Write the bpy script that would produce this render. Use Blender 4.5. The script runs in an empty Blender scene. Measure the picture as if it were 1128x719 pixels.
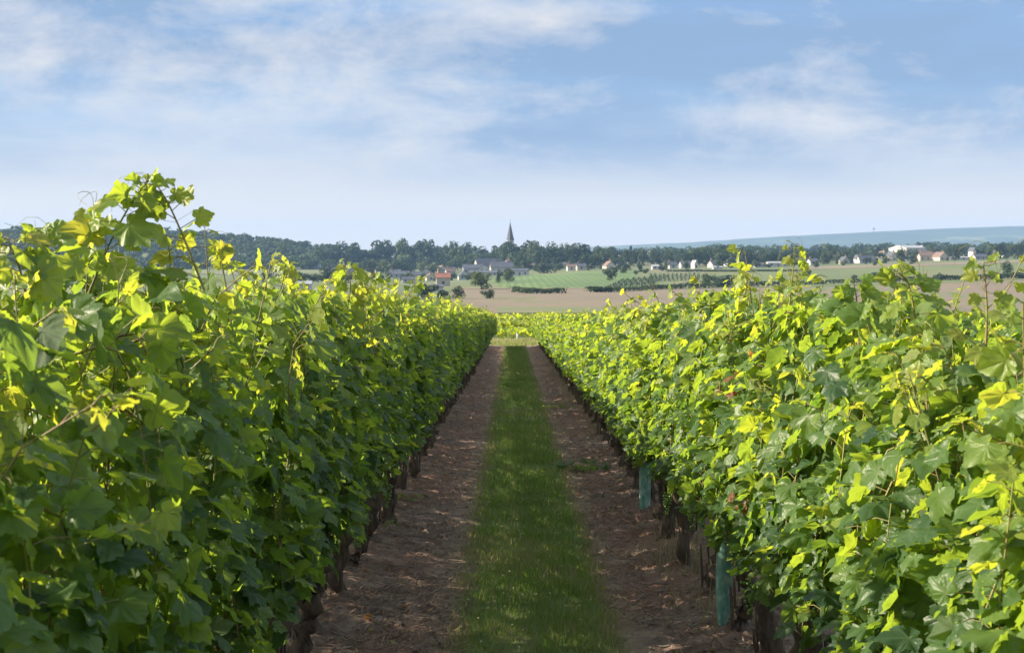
import bpy, math, random
import numpy as np
from math import radians as R

# ------------------------------------------------------------------ camera, sky, sun, exposure
sc = bpy.context.scene
col = sc.collection
F = 1567.0            # focal length in photograph pixels
HOR, CX = 285.0, 564.0
EYE = 1.92

cam_d = bpy.data.cameras.new("camera")
cam = bpy.data.objects.new("camera", cam_d); col.objects.link(cam)
cam.location = (0, 0, EYE); cam.rotation_euler = (math.pi / 2, 0, 0)
cam_d.sensor_width = 36; cam_d.lens = 36 * F / 1128
cam_d.shift_y = -(359.5 - HOR) / 1128
cam_d.clip_start = 0.05; cam_d.clip_end = 30000
cam_d.dof.use_dof = True; cam_d.dof.focus_distance = 7.5; cam_d.dof.aperture_fstop = 11.0
sc.camera = cam

SUN_EL, SUN_AZ = 27.0, -84.0          # azimuth from the view direction, towards the left
w = bpy.data.worlds.new("World"); sc.world = w; w.use_nodes = True
nt = w.node_tree; nt.nodes.clear()
def wn(t, **k):
    n = nt.nodes.new(t)
    for a, b in k.items(): setattr(n, a, b)
    return n
L = nt.links.new
out = wn('ShaderNodeOutputWorld'); bg = wn('ShaderNodeBackground'); bg.inputs[1].default_value = 0.1
sky = wn('ShaderNodeTexSky', sky_type='NISHITA', sun_disc=False)
sky.sun_elevation = R(SUN_EL); sky.sun_rotation = R(SUN_AZ)
sky.dust_density = 1.0; sky.ozone_density = 1.5
tc = wn('ShaderNodeTexCoord'); sep = wn('ShaderNodeSeparateXYZ'); L(tc.outputs['Generated'], sep.inputs[0])
def ramp(src, pts):
    r = wn('ShaderNodeValToRGB'); cr = r.color_ramp
    while len(cr.elements) < len(pts): cr.elements.new(0.5)
    for e, (p, c) in zip(cr.elements, pts):
        e.position = p; e.color = (c, c, c, 1) if not isinstance(c, tuple) else (*c, 1)
    L(src, r.inputs[0]); return r
def wnoise(scale, loc, detail=6, rough=.55, dist=0.0):
    m = wn('ShaderNodeMapping'); L(tc.outputs['Generated'], m.inputs[0]); m.inputs['Scale'].default_value = scale; m.inputs['Location'].default_value = loc
    n = wn('ShaderNodeTexNoise'); n.inputs['Scale'].default_value = 1; n.inputs['Detail'].default_value = detail; n.inputs['Roughness'].default_value = rough
    n.inputs['Distortion'].default_value = dist
    L(m.outputs[0], n.inputs[0]); return n.outputs[0]
def wmath(op, a, b=None):
    n = wn('ShaderNodeMath', operation=op)
    for i, x in enumerate((a, b)):
        if x is None: continue
        if isinstance(x, (int, float)): n.inputs[i].default_value = x
        else: L(x, n.inputs[i])
    return n.outputs[0]
def wmix(f, a, b):
    n = wn('ShaderNodeMix', data_type='RGBA')
    if isinstance(f, (int, float)): n.inputs[0].default_value = f
    else: L(f, n.inputs[0])
    for i, x in ((6, a), (7, b)):
        if isinstance(x, tuple): n.inputs[i].default_value = (*x, 1)
        else: L(x, n.inputs[i])
    return n.outputs[2]
# high veil: pale at the horizon, blue above, brightness added overhead to lift the shade
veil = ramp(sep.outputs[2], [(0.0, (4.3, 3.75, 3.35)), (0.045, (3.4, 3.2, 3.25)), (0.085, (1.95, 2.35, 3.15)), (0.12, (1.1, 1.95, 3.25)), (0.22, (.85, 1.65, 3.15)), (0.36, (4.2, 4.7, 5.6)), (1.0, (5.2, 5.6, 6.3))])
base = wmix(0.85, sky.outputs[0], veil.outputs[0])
# broad grey-blue banks with soft undersides
bank = ramp(wnoise((2.4, 2.4, 12), (3.1, 0.4, 1.2), 8, .58, .15), [(0.38, 0.0), (0.56, 1.0)])
bankf = wmath('MULTIPLY', bank.outputs[0], ramp(sep.outputs[2], [(0.04, 0.0), (0.09, 0.9)]).outputs[0])
c1 = wmix(bankf, base, (1.2, 1.78, 2.7))
# white broken cloud, denser to the upper left
puff = wmath('ADD', wnoise((8.5, 8.5, 20), (0.35, 2.2, 0.9), 10, .64, .2), wmath('MULTIPLY', sep.outputs[0], -0.16))
puff = wmath('ADD', puff, wmath('MULTIPLY', wmath('SUBTRACT', wnoise((3.0, 3.0, 13), (5.3, 1.1, 2.6), 3, .5), 0.5), 0.6))
puffr = ramp(puff, [(0.42, 0.0), (0.54, 0.42), (0.70, .95)])
pufff = wmath('MULTIPLY', puffr.outputs[0], ramp(sep.outputs[2], [(0.035, 0.0), (0.08, 1.0)]).outputs[0])
c2 = wmix(pufff, c1, (3.4, 3.4, 3.5))
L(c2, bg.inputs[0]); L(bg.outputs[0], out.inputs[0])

sun_d = bpy.data.lights.new("sun", 'SUN'); sun_d.energy = 5.0; sun_d.angle = R(0.53); sun_d.color = (1.0, 0.88, 0.68)
sun = bpy.data.objects.new("sun", sun_d); col.objects.link(sun)
from mathutils import Vector
ts = Vector((math.sin(R(SUN_AZ)) * math.cos(R(SUN_EL)), math.cos(R(SUN_AZ)) * math.cos(R(SUN_EL)), math.sin(R(SUN_EL))))
sun.rotation_euler = (-ts).to_track_quat('-Z', 'Y').to_euler(); sun.location = (-20, 0, 30)

vs = sc.view_settings; vs.view_transform = 'Standard'; vs.look = 'None'; vs.gamma = 1; vs.use_curve_mapping = False
vs.exposure = 1.25
sc.render.engine = 'CYCLES'
cy = sc.cycles
cy.max_bounces = 8; cy.diffuse_bounces = 3; cy.glossy_bounces = 2; cy.transmission_bounces = 4; cy.volume_bounces = 1; cy.transparent_max_bounces = 4
cy.caustics_reflective = False; cy.caustics_refractive = False
cy.use_denoising = True
cy.sample_clamp_indirect = 4.0

# ------------------------------------------------------------------ helpers
def tag(o, label=None, cat=None, group=None, kind=None):
    if label: o['label'] = label
    if cat: o['category'] = cat
    if group: o['group'] = group
    if kind: o['kind'] = kind
    return o
def empty(name, loc=(0, 0, 0), rz=0.0):
    o = bpy.data.objects.new(name, None); o.empty_display_size = .2; col.objects.link(o)
    o.location = loc; o.rotation_euler = (0, 0, rz); return o
def link_mesh(name, me, parent=None):
    o = bpy.data.objects.new(name, me); col.objects.link(o)
    if parent: o.parent = parent
    return o
def copy_tree(o, parent=None):
    c = o.copy(); col.objects.link(c); c.parent = parent
    for ch in o.children: copy_tree(ch, c)
    return c
def npmesh(name, V, T, mat=None, attrs=None, smooth=True, sides=3):
    V = np.ascontiguousarray(V, dtype=np.float32).reshape(-1, 3); T = np.ascontiguousarray(T, dtype=np.int32).reshape(-1, sides)
    me = bpy.data.meshes.new(name)
    me.vertices.add(len(V)); me.vertices.foreach_set('co', V.ravel())
    me.loops.add(T.size); me.loops.foreach_set('vertex_index', T.ravel())
    me.polygons.add(len(T)); me.polygons.foreach_set('loop_start', np.arange(0, T.size, sides, dtype=np.int32))
    me.polygons.foreach_set('loop_total', np.full(len(T), sides, dtype=np.int32))
    me.polygons.foreach_set('use_smooth', np.full(len(T), smooth, dtype=bool))
    me.update(calc_edges=True)
    for k, a in (attrs or {}).items():
        at = me.attributes.new(k, 'FLOAT', 'POINT'); at.data.foreach_set('value', np.ascontiguousarray(a, dtype=np.float32).ravel())
    if mat: me.materials.append(mat)
    return me
def merge(parts):
    """parts: list of (V, T) -> V, T"""
    Vs, Ts, n = [], [], 0
    for V, T in parts:
        V = np.asarray(V, float).reshape(-1, 3); Vs.append(V); Ts.append(np.asarray(T, int) + n); n += len(V)
    return np.concatenate(Vs), np.concatenate(Ts)
def tube(P, r, n=5, cap=True):
    P = np.asarray(P, float); r = np.broadcast_to(np.asarray(r, float), (len(P),))
    d = np.gradient(P, axis=0); d /= np.linalg.norm(d, axis=1, keepdims=True) + 1e-9
    ref = np.where(np.abs(d[:, 2:3]) > .9, np.array([[1., 0, 0]]), np.array([[0, 0, 1.]]))
    a = np.cross(d, ref); a /= np.linalg.norm(a, axis=1, keepdims=True) + 1e-9; b = np.cross(d, a)
    th = np.linspace(0, 2 * np.pi, n, endpoint=False)
    V = P[:, None] + r[:, None, None] * (np.cos(th)[None, :, None] * a[:, None] + np.sin(th)[None, :, None] * b[:, None])
    T = []
    for i in range(len(P) - 1):
        for j in range(n):
            k = (j + 1) % n
            T += [(i * n + j, i * n + k, (i + 1) * n + k), (i * n + j, (i + 1) * n + k, (i + 1) * n + j)]
    V = V.reshape(-1, 3)
    if cap:
        V = np.vstack([V, P[-1:]]); e = len(V) - 1; s = (len(P) - 1) * n
        T += [(s + j, s + (j + 1) % n, e) for j in range(n)]
    return V, np.array(T)
def box(cx, cy_, cz, sx, sy, sz):
    x, y, z = sx / 2, sy / 2, sz / 2
    V = [(cx + a * x, cy_ + b * y, cz + c * z) for c in (-1, 1) for a, b in ((-1, -1), (1, -1), (1, 1), (-1, 1))]
    Q = [(0, 3, 2, 1), (4, 5, 6, 7), (0, 1, 5, 4), (1, 2, 6, 5), (2, 3, 7, 6), (3, 0, 4, 7)]
    T = [t for a, b, c, d in Q for t in ((a, b, c), (a, c, d))]
    return np.array(V), np.array(T)
def hash2(ix, iy, seed):
    h = (ix.astype(np.int64) * 374761393 + iy.astype(np.int64) * 668265263 + seed * 1442695041) & 0x7fffffff
    h = ((h ^ (h >> 13)) * 1274126177) & 0x7fffffff
    return ((h ^ (h >> 16)) & 0xffff) / 65535.0
def vnoise(x, y, seed=0):
    ix, iy = np.floor(x), np.floor(y); fx, fy = x - ix, y - iy
    fx, fy = fx * fx * (3 - 2 * fx), fy * fy * (3 - 2 * fy)
    ix, iy = ix.astype(int), iy.astype(int)
    a, b, c, d = hash2(ix, iy, seed), hash2(ix + 1, iy, seed), hash2(ix, iy + 1, seed), hash2(ix + 1, iy + 1, seed)
    return (a * (1 - fx) + b * fx) * (1 - fy) + (c * (1 - fx) + d * fx) * fy
def fbm(x, y, seed=0, o=4):
    s, a, t = 0, .5, 0
    for i in range(o): s = s + a * vnoise(x * 2 ** i, y * 2 ** i, seed + i); t += a; a *= .5
    return s / t

# ------------------------------------------------------------------ materials
def mat(name):
    m = bpy.data.materials.new(name); m.use_nodes = True; t = m.node_tree
    return m, t, t.nodes['Principled BSDF'], t.nodes['Material Output']
def mnode(t, ty, **k):
    n = t.nodes.new(ty)
    for a, b in k.items(): setattr(n, a, b)
    return n
def mramp(t, src, pts):
    r = mnode(t, 'ShaderNodeValToRGB'); cr = r.color_ramp
    while len(cr.elements) < len(pts): cr.elements.new(.5)
    for e, (p, c) in zip(cr.elements, pts): e.position = p; e.color = (*c, 1) if isinstance(c, tuple) else (c, c, c, 1)
    t.links.new(src, r.inputs[0]); return r.outputs[0]
def mnoise(t, scale, detail=4, rough=.55, coord='Object', mscale=None):
    c = mnode(t, 'ShaderNodeTexCoord'); n = mnode(t, 'ShaderNodeTexNoise')
    n.inputs['Scale'].default_value = scale; n.inputs['Detail'].default_value = detail; n.inputs['Roughness'].default_value = rough
    src = c.outputs[coord]
    if mscale:
        m = mnode(t, 'ShaderNodeMapping'); m.inputs['Scale'].default_value = mscale; t.links.new(src, m.inputs[0]); src = m.outputs[0]
    t.links.new(src, n.inputs['Vector']); return n.outputs[0]
def mmix(t, f, a, b, blend='MIX'):
    n = mnode(t, 'ShaderNodeMix', data_type='RGBA', blend_type=blend)
    for i, x in ((0, f), (6, a), (7, b)):
        if isinstance(x, (int, float)): n.inputs[i].default_value = x
        elif isinstance(x, tuple): n.inputs[i].default_value = (*x, 1)
        else: t.links.new(x, n.inputs[i])
    return n.outputs[2]
def mattr(t, name):
    n = mnode(t, 'ShaderNodeAttribute'); n.attribute_name = name; return n.outputs['Fac']
def bump(t, p, h, strength=.3, dist=.02):
    b = mnode(t, 'ShaderNodeBump'); b.inputs['Strength'].default_value = strength; b.inputs['Distance'].default_value = dist
    t.links.new(h, b.inputs['Height']); t.links.new(b.outputs[0], p.inputs['Normal'])
def simple(name, c1, c2=None, scale=8, rough=.8, mscale=None, bmp=0):
    m, t, p, o = mat(name)
    n = mnoise(t, scale, 5, .6, mscale=mscale)
    c2 = c2 or tuple(x * .65 for x in c1)
    t.links.new(mramp(t, n, [(.3, c2), (.7, c1)]), p.inputs['Base Color']); p.inputs['Roughness'].default_value = rough
    if bmp: bump(t, p, n, bmp, .02)
    return m

def leaf_material(name, stops, tstops, transl=.45, under=(.16, .20, .12), gloss=.42, spec=.45):
    m, t, p, o = mat(name)
    tone = mattr(t, 'tone')
    c = mramp(t, tone, stops); v = mattr(t, 'vein')
    blot = mnoise(t, 38, 3, .6)
    c = mmix(t, mramp(t, blot, [(.35, .0), (.7, .35)]), c, mmix(t, .5, c, (.02, .05, .012)))
    vf = mramp(t, v, [(.80, 0.), (.99, .6)])
    c = mmix(t, vf, c, (.17, .22, .07))
    g = mnode(t, 'ShaderNodeNewGeometry')
    cu = mmix(t, .45, c, under)
    cc = mmix(t, g.outputs['Backfacing'], c, cu)
    t.links.new(cc, p.inputs['Base Color'])
    rr = mnode(t, 'ShaderNodeMix'); t.links.new(g.outputs['Backfacing'], rr.inputs[0]); rr.inputs[2].default_value = gloss; rr.inputs[3].default_value = .75
    t.links.new(rr.outputs[0], p.inputs['Roughness']); p.inputs['Specular IOR Level'].default_value = spec
    bump(t, p, mnoise(t, 55, 3, .6), .35, .006)
    tr = mnode(t, 'ShaderNodeBsdfTranslucent'); t.links.new(mmix(t, vf, mramp(t, tone, tstops), (.10, .16, .03)), tr.inputs[0])
    mx = mnode(t, 'ShaderNodeMixShader'); mx.inputs[0].default_value = transl
    t.links.new(p.outputs[0], mx.inputs[1]); t.links.new(tr.outputs[0], mx.inputs[2]); t.links.new(mx.outputs[0], o.inputs[0])
    return m
M = {}
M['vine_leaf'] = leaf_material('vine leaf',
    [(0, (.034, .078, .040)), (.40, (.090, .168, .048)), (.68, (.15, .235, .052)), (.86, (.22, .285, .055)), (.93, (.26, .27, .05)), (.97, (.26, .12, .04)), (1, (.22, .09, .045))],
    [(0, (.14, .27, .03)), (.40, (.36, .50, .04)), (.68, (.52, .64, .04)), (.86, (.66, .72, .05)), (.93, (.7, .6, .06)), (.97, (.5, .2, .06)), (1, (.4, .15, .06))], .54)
M['shoot'] = simple('green cane', (.22, .24, .06), (.20, .13, .06), 6, .6)
M['bark'] = simple('old vine bark', (.17, .12, .088), (.04, .028, .022), 30, .9, (1, 1, .25), .8)
M['tube'] = None
m, t, p, o = mat('teal sleeve'); n = mnoise(t, 22, 4, .6, mscale=(1, 1, .6))
t.links.new(mramp(t, n, [(.38, (.14, .38, .31)), (.5, (.27, .53, .45)), (.64, (.55, .74, .65))]), p.inputs['Base Color']); p.inputs['Roughness'].default_value = .45
tr = mnode(t, 'ShaderNodeBsdfTranslucent'); tr.inputs[0].default_value = (.1, .45, .42, 1); mx = mnode(t, 'ShaderNodeMixShader'); mx.inputs[0].default_value = .3
t.links.new(p.outputs[0], mx.inputs[1]); t.links.new(tr.outputs[0], mx.inputs[2]); t.links.new(mx.outputs[0], o.inputs[0]); bump(t, p, n, .4, .01); M['tube'] = m
M['stake'] = simple('stake wood', (.30, .25, .19), (.15, .12, .09), 20, .85, (1, 1, .2))
M['grape'] = simple('green grape', (.20, .30, .06), (.12, .22, .04), 40, .35)
M['grass'] = leaf_material('grass blade', [(0, (.07, .14, .032)), (.5, (.15, .22, .05)), (.8, (.26, .29, .10)), (.9, (.36, .29, .15)), (1, (.44, .36, .22))],
    [(0, (.18, .34, .03)), (.5, (.30, .46, .05)), (.8, (.4, .46, .12)), (.9, (.4, .32, .16)), (1, (.4, .33, .2))], .4, under=(.12, .17, .06), gloss=.5, spec=.3)
M['straw'] = leaf_material('straw and bark shreds', [(0, (.07, .045, .035)), (.45, (.17, .10, .075)), (.7, (.32, .20, .13)), (1, (.50, .39, .27))], [(0, (.05, .03, .02)), (1, (.3, .25, .15))], .1, under=(.15, .11, .08), gloss=.8, spec=.1)
M['tree'] = leaf_material('tree foliage', [(0, (.014, .028, .018)), (.5, (.027, .048, .024)), (1, (.06, .09, .034))],
    [(0, (.06, .11, .02)), (.5, (.10, .17, .03)), (1, (.17, .23, .04))], .25, under=(.06, .08, .04), gloss=.6, spec=.25)
M['pale_tree'] = leaf_material('pale tree foliage', [(0, (.06, .09, .035)), (.5, (.085, .12, .045)), (1, (.13, .15, .06))],
    [(0, (.1, .15, .03)), (.5, (.15, .2, .05)), (1, (.2, .24, .06))], .25, under=(.08, .1, .06), gloss=.6, spec=.25)
M['trunk'] = simple('tree bark', (.10, .075, .055), None, 3, .9)
M['flower'] = simple('small petals', (.75, .68, .25), (.7, .7, .6), 5, .6)

# ------------------------------------------------------------------ the lie of the land
# heights are written as photograph rows seen over the valley and turned into metres once
PXS = np.array([-800, 0, 200, 350, 470, 560, 640, 760, 900, 1000, 1128, 1900], float)
NEAR_Y = np.array([-80, 0, 200, 300, 380, 470], float); NEAR_Z = np.array([2.56, 0, -6.4, -9.1, -9.9, -9.9])
ROWS = {560: [318, 318, 318, 318, 318, 318, 318, 318, 316, 313, 309, 306],
        900: [308, 306, 304, 308, 312, 305, 299, 296, 293, 290, 286, 284],
        1300: [299, 298, 297, 297, 298, 293, 290, 287, 284, 282, 280, 279],
        1750: [262, 260, 261, 276, 289, 288, 286, 283, 281, 279.5, 278, 277],
        2600: [270, 266, 268, 284, 288, 287, 285.5, 283, 281, 279, 277, 276],
        5000: [288] * 6 + [286, 284, 282, 281, 280, 280], 9500: [287] * 12}
KY = np.array(list(NEAR_Y) + sorted(ROWS), float)
def ground_z(X, Y):
    X, Y = np.broadcast_arrays(np.asarray(X, float), np.asarray(Y, float))
    px = CX + F * X / np.maximum(Y, 200.)
    cols_ = [np.full(X.shape, z) for z in NEAR_Z]
    for y in sorted(ROWS):
        r = np.interp(px, PXS, np.array(ROWS[y], float)); cols_.append(EYE - (r - HOR) / F * y)
    i = np.clip(np.searchsorted(KY, Y) - 1, 0, len(KY) - 2)
    f = np.clip((Y - KY[i]) / (KY[i + 1] - KY[i]), 0, 1); f = np.where(Y > 380, f * f * (3 - 2 * f), f)
    C = np.stack(cols_); a = np.take_along_axis(C, i[None], 0)[0]; b = np.take_along_axis(C, (i + 1)[None], 0)[0]
    return a * (1 - f) + b * f
def gz(x, y): return float(ground_z(np.array([x]), np.array([y]))[0])
def place(px, py, y0=420., y1=4500.):
    """the spot on the land that lies along this sight line"""
    Y = np.exp(np.linspace(math.log(y0), math.log(y1), 1500)); X = (px - CX) / F * Y
    row = HOR + (EYE - ground_z(X, Y)) / Y * F
    k = np.nonzero(row <= py)[0]; k = k[0] if len(k) else len(Y) - 1
    return float(X[k]), float(Y[k]), gz(X[k], Y[k])

def sheet(name, m, xs_fn, Ys, nx, lift, kind='structure'):
    Ys = np.asarray(Ys, float); s = np.linspace(0, 1, nx)
    X = np.stack([xs_fn(y)[0] + (xs_fn(y)[1] - xs_fn(y)[0]) * s for y in Ys]); Y = np.repeat(Ys[:, None], nx, 1)
    Z = ground_z(X, Y) + lift
    V = np.stack([X, Y, Z], -1); ny = len(Ys)
    idx = np.arange(ny * nx).reshape(ny, nx); Q = np.stack([idx[:-1, :-1], idx[:-1, 1:], idx[1:, 1:], idx[1:, :-1]], -1).reshape(-1, 4)
    o = link_mesh(name, npmesh(name, V, Q, m, sides=4)); tag(o, kind=kind); return o

# --- ground
m, t, p, o = mat('meadow ground')
n1 = mnoise(t, .012, 6, .6, mscale=(1, .25, 1)); n2 = mnoise(t, .35, 4, .6)
c = mramp(t, n1, [(.35, (.075, .10, .035)), (.5, (.11, .14, .045)), (.6, (.16, .16, .065)), (.72, (.085, .12, .04))])
t.links.new(mmix(t, mramp(t, n2, [(.3, .0), (.7, .5)]), c, mmix(t, .5, c, (.05, .07, .03))), p.inputs['Base Color']); p.inputs['Roughness'].default_value = .95
M['ground'] = m
Ys = np.concatenate([np.linspace(-70, 60, 14), np.exp(np.linspace(math.log(66), math.log(7600), 150))])
sheet('ground', m, lambda y: (-1.1 * max(y + 90, 110), 1.1 * max(y + 90, 110)), Ys, 140, 0.0)

# --- far blue hill across the right
hx = np.array([300, 520, 640, 700, 760, 860, 930, 1000, 1060, 1110, 1180, 1300, 1600, 2000], float)
hy = np.array([290, 288, 272.5, 269.5, 267, 260.5, 257, 253.5, 251, 249, 248.5, 250, 254, 262], float)
s_px = np.linspace(300, 2000, 200); crest = np.interp(s_px, hx, hy) + (fbm(s_px * .05, s_px * 0, 3) - .5) * 1.0
prof = np.array([0, .25, .5, .75, .92, 1.0, .96, .8, .3]); dist = np.array([5200, 5450, 5700, 5950, 6200, 6500, 6800, 7100, 7500.])
V = []
for pr, d in zip(prof, dist):
    top = EYE - (crest - HOR) / F * 6500; bot = -8.0
    V.append(np.stack([(s_px - CX) / F * d, np.full_like(s_px, d), bot + (top - bot) * pr + (fbm(s_px * .03, s_px * 0 + d * .01, 9) - .5) * 14 * (0 < pr < 1)], -1))
V = np.stack(V); idx = np.arange(V.shape[0] * V.shape[1]).reshape(V.shape[:2]); Q = np.stack([idx[:-1, :-1], idx[:-1, 1:], idx[1:, 1:], idx[1:, :-1]], -1)
m, t, p, o = mat('wooded far hill'); n1 = mnoise(t, .004, 5, .6, mscale=(1, 1, 4)); t.links.new(mramp(t, n1, [(.4, (.03, .05, .025)), (.58, (.05, .075, .035)), (.66, (.14, .15, .08))]), p.inputs['Base Color']); p.inputs['Roughness'].default_value = 1
tag(link_mesh('hills', npmesh('hills', V, Q, m, sides=4)), kind='structure')

# --- fields
def at_px(a, b): return lambda y: ((a - CX) / F * y, (b - CX) / F * y)
def field_mat(name, c1, c2, sc_, ms, c3=None, stripe=None):
    m, t, p, o = mat(name); n1 = mnoise(t, sc_, 5, .6, mscale=ms)
    pts = [(.38, c2), (.52, c1)] + ([(.585, c3)] if c3 else [])
    c = mramp(t, n1, pts)
    if stripe:
        cdn = mnode(t, 'ShaderNodeTexCoord'); mp = mnode(t, 'ShaderNodeMapping'); mp.inputs['Rotation'].default_value = (0, 0, stripe[1]); t.links.new(cdn.outputs['Object'], mp.inputs[0])
        wv = mnode(t, 'ShaderNodeTexWave'); wv.inputs['Scale'].default_value = stripe[0]; wv.inputs['Distortion'].default_value = 1.2; t.links.new(mp.outputs[0], wv.inputs[0])
        c = mmix(t, mramp(t, wv.outputs[1], [(.3, 0.), (.7, .6)]), c, stripe[2])
    n2 = mnoise(t, .5, 4, .65); c = mmix(t, mramp(t, n2, [(.35, 0.), (.7, .3)]), c, mmix(t, .5, c, (.06, .06, .03)))
    t.links.new(c, p.inputs['Base Color']); p.inputs['Roughness'].default_value = .95; return m
fb = field_mat('stubble field', (.185, .145, .088), (.135, .115, .068), .025, (1, .35, 1), (.105, .14, .042), (.05, .25, (.19, .135, .10)))
sheet('stubble_field', fb, at_px(497, 1350), np.linspace(250, 555, 60), 60, .08)
fg = field_mat('vineyard green', (.105, .185, .032), (.07, .125, .026), .02, (1, .3, 1), (.14, .20, .04), (.09, 0, (.06, .10, .03)))
sheet('green_field', fg, lambda y: ((535 - CX) / F * y + (900 - y) * .02, (700 - CX) / F * y), np.linspace(572, 880, 50), 40, .12)
fp = field_mat('pasture green', (.125, .16, .045), (.095, .13, .038), .015, (1, .25, 1), (.17, .15, .075), (.02, 1.45, (.10, .12, .045)))
sheet('pasture', fp, at_px(703, 1400), np.linspace(572, 930, 50), 50, .10)
sheet('regrowth', field_mat('regrowth', (.10, .145, .04), (.18, .145, .085), .03, (1, .5, 1), (.08, .14, .032), (.06, .9, (.165, .15, .075))), lambda y: ((548 - CX) / F * y, (900 - CX) / F * y + (330 - y) * .2), np.linspace(252, 335, 20), 40, .14)
sheet('dry_strip', field_mat('dry grass strip', (.26, .20, .11), (.19, .16, .08), .05, (1, .2, 1)), at_px(500, 745), np.linspace(557, 569, 4), 30, .16)
sheet('ploughed_strip', field_mat('ploughed strip', (.21, .165, .11), (.17, .13, .09), .03, (1, .2, 1)), at_px(880, 1350), np.linspace(800, 850, 6), 30, .22)
sheet('far_meadow', field_mat('far meadow', (.16, .17, .07), (.11, .13, .05), .02, (1, .3, 1)), at_px(-200, 400), np.linspace(1020, 1240, 12), 30, .2)

# ------------------------------------------------------------------ air
hb = box(500, 3750, 60, 15000, 7900, 260)
m, t, p, o = mat('valley haze'); t.nodes.remove(p); pv = mnode(t, 'ShaderNodeVolumePrincipled')
pv.inputs['Color'].default_value = (.36, .58, 1.0, 1); pv.inputs['Density'].default_value = 1.0e-4; pv.inputs['Anisotropy'].default_value = .0
t.links.new(pv.outputs[0], o.inputs['Volume'])
HZ = link_mesh('haze', npmesh('haze', hb[0], hb[1], m, smooth=False)); tag(HZ, kind='stuff')

# ------------------------------------------------------------------ the alley: bare soil, turf, litter
XL, XR, XG = -1.09, 1.27, 0.13        # trunk lines and the middle of the turf
def soil_h(X, Y):
    h = (fbm(X * 19, Y * 19, 11, 3) - .5) * .028 + (vnoise(X * 2.1, Y * 2.1, 5) - .5) * .03
    clod = np.maximum(fbm(X * 17, Y * 17, 21, 3) - .60, 0) * .14
    edge = np.exp(-((X - XL) / .25) ** 2) + np.exp(-((X - XR) / .25) ** 2)
    turf = np.exp(-((X - XG) / .5) ** 4)
    return .03 + (h + clod) * (1 - .6 * turf) + .05 * edge
ysoil = np.concatenate([np.arange(4.5, 16, .022), np.arange(16, 30, .05), np.arange(30, 64.5, .12)])
xsoil = np.arange(-2.3, 2.5, .03)
X, Y = np.meshgrid(xsoil, ysoil); Z = ground_z(X, Y) + soil_h(X, Y)
idx = np.arange(X.size).reshape(X.shape); Q = np.stack([idx[:-1, :-1], idx[:-1, 1:], idx[1:, 1:], idx[1:, :-1]], -1).reshape(-1, 4)
m, t, p, o = mat('vineyard soil')
n1 = mnoise(t, 5, 8, .68); n2 = mnoise(t, .9, 4, .6); n3 = mnoise(t, 60, 4, .7)
soil = mramp(t, n1, [(.30, (.11, .066, .052)), (.48, (.21, .142, .112)), (.62, (.34, .245, .19)), (.74, (.50, .38, .30))])
soil = mmix(t, mramp(t, n2, [(.42, 0.), (.62, .55)]), soil, (.30, .145, .095))
soil = mmix(t, mramp(t, n3, [(.62, 0.), (.72, .6)]), soil, (.40, .34, .27))
cdn = mnode(t, 'ShaderNodeTexCoord'); sx = mnode(t, 'ShaderNodeSeparateXYZ'); t.links.new(cdn.outputs['Object'], sx.inputs[0])
def tm(op, a, b=None):
    n = mnode(t, 'ShaderNodeMath', operation=op)
    for i, x in enumerate((a, b)):
        if x is None: continue
        if isinstance(x, (int, float)): n.inputs[i].default_value = x
        else: t.links.new(x, n.inputs[i])
    return n.outputs[0]
dx = tm('ABSOLUTE', tm('SUBTRACT', sx.outputs[0], XG)); dx = tm('ADD', dx, tm('MULTIPLY', tm('SUBTRACT', mnoise(t, 2.2, 6, .7), .5), .45))
soil = mmix(t, mramp(t, dx, [(.40, 1.), (.50, 0.)]), soil, mramp(t, n1, [(.35, (.10, .14, .045)), (.7, (.20, .21, .09))]))
soil = mmix(t, tm('MULTIPLY', mramp(t, dx, [(.43, 0.), (.50, 1.)]), mramp(t, dx, [(.56, .75), (.68, 0.)])), soil, mramp(t, n1, [(.35, (.22, .16, .11)), (.7, (.34, .27, .18))]))
t.links.new(soil, p.inputs['Base Color']); p.inputs['Roughness'].default_value = .95; bump(t, p, mnoise(t, 34, 6, .75), 1.0, .03)
tag(link_mesh('soil', npmesh('soil', np.stack([X, Y, Z], -1), Q, m, sides=4)), kind='structure')
# headland of dry grass beyond the row ends
sheet('headland', field_mat('dry headland', (.30, .25, .13), (.20, .20, .08), .8, (1, 1, 1), (.34, .27, .17)), lambda y: (-40, 40), np.linspace(64.4, 80, 8), 40, .03)

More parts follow.
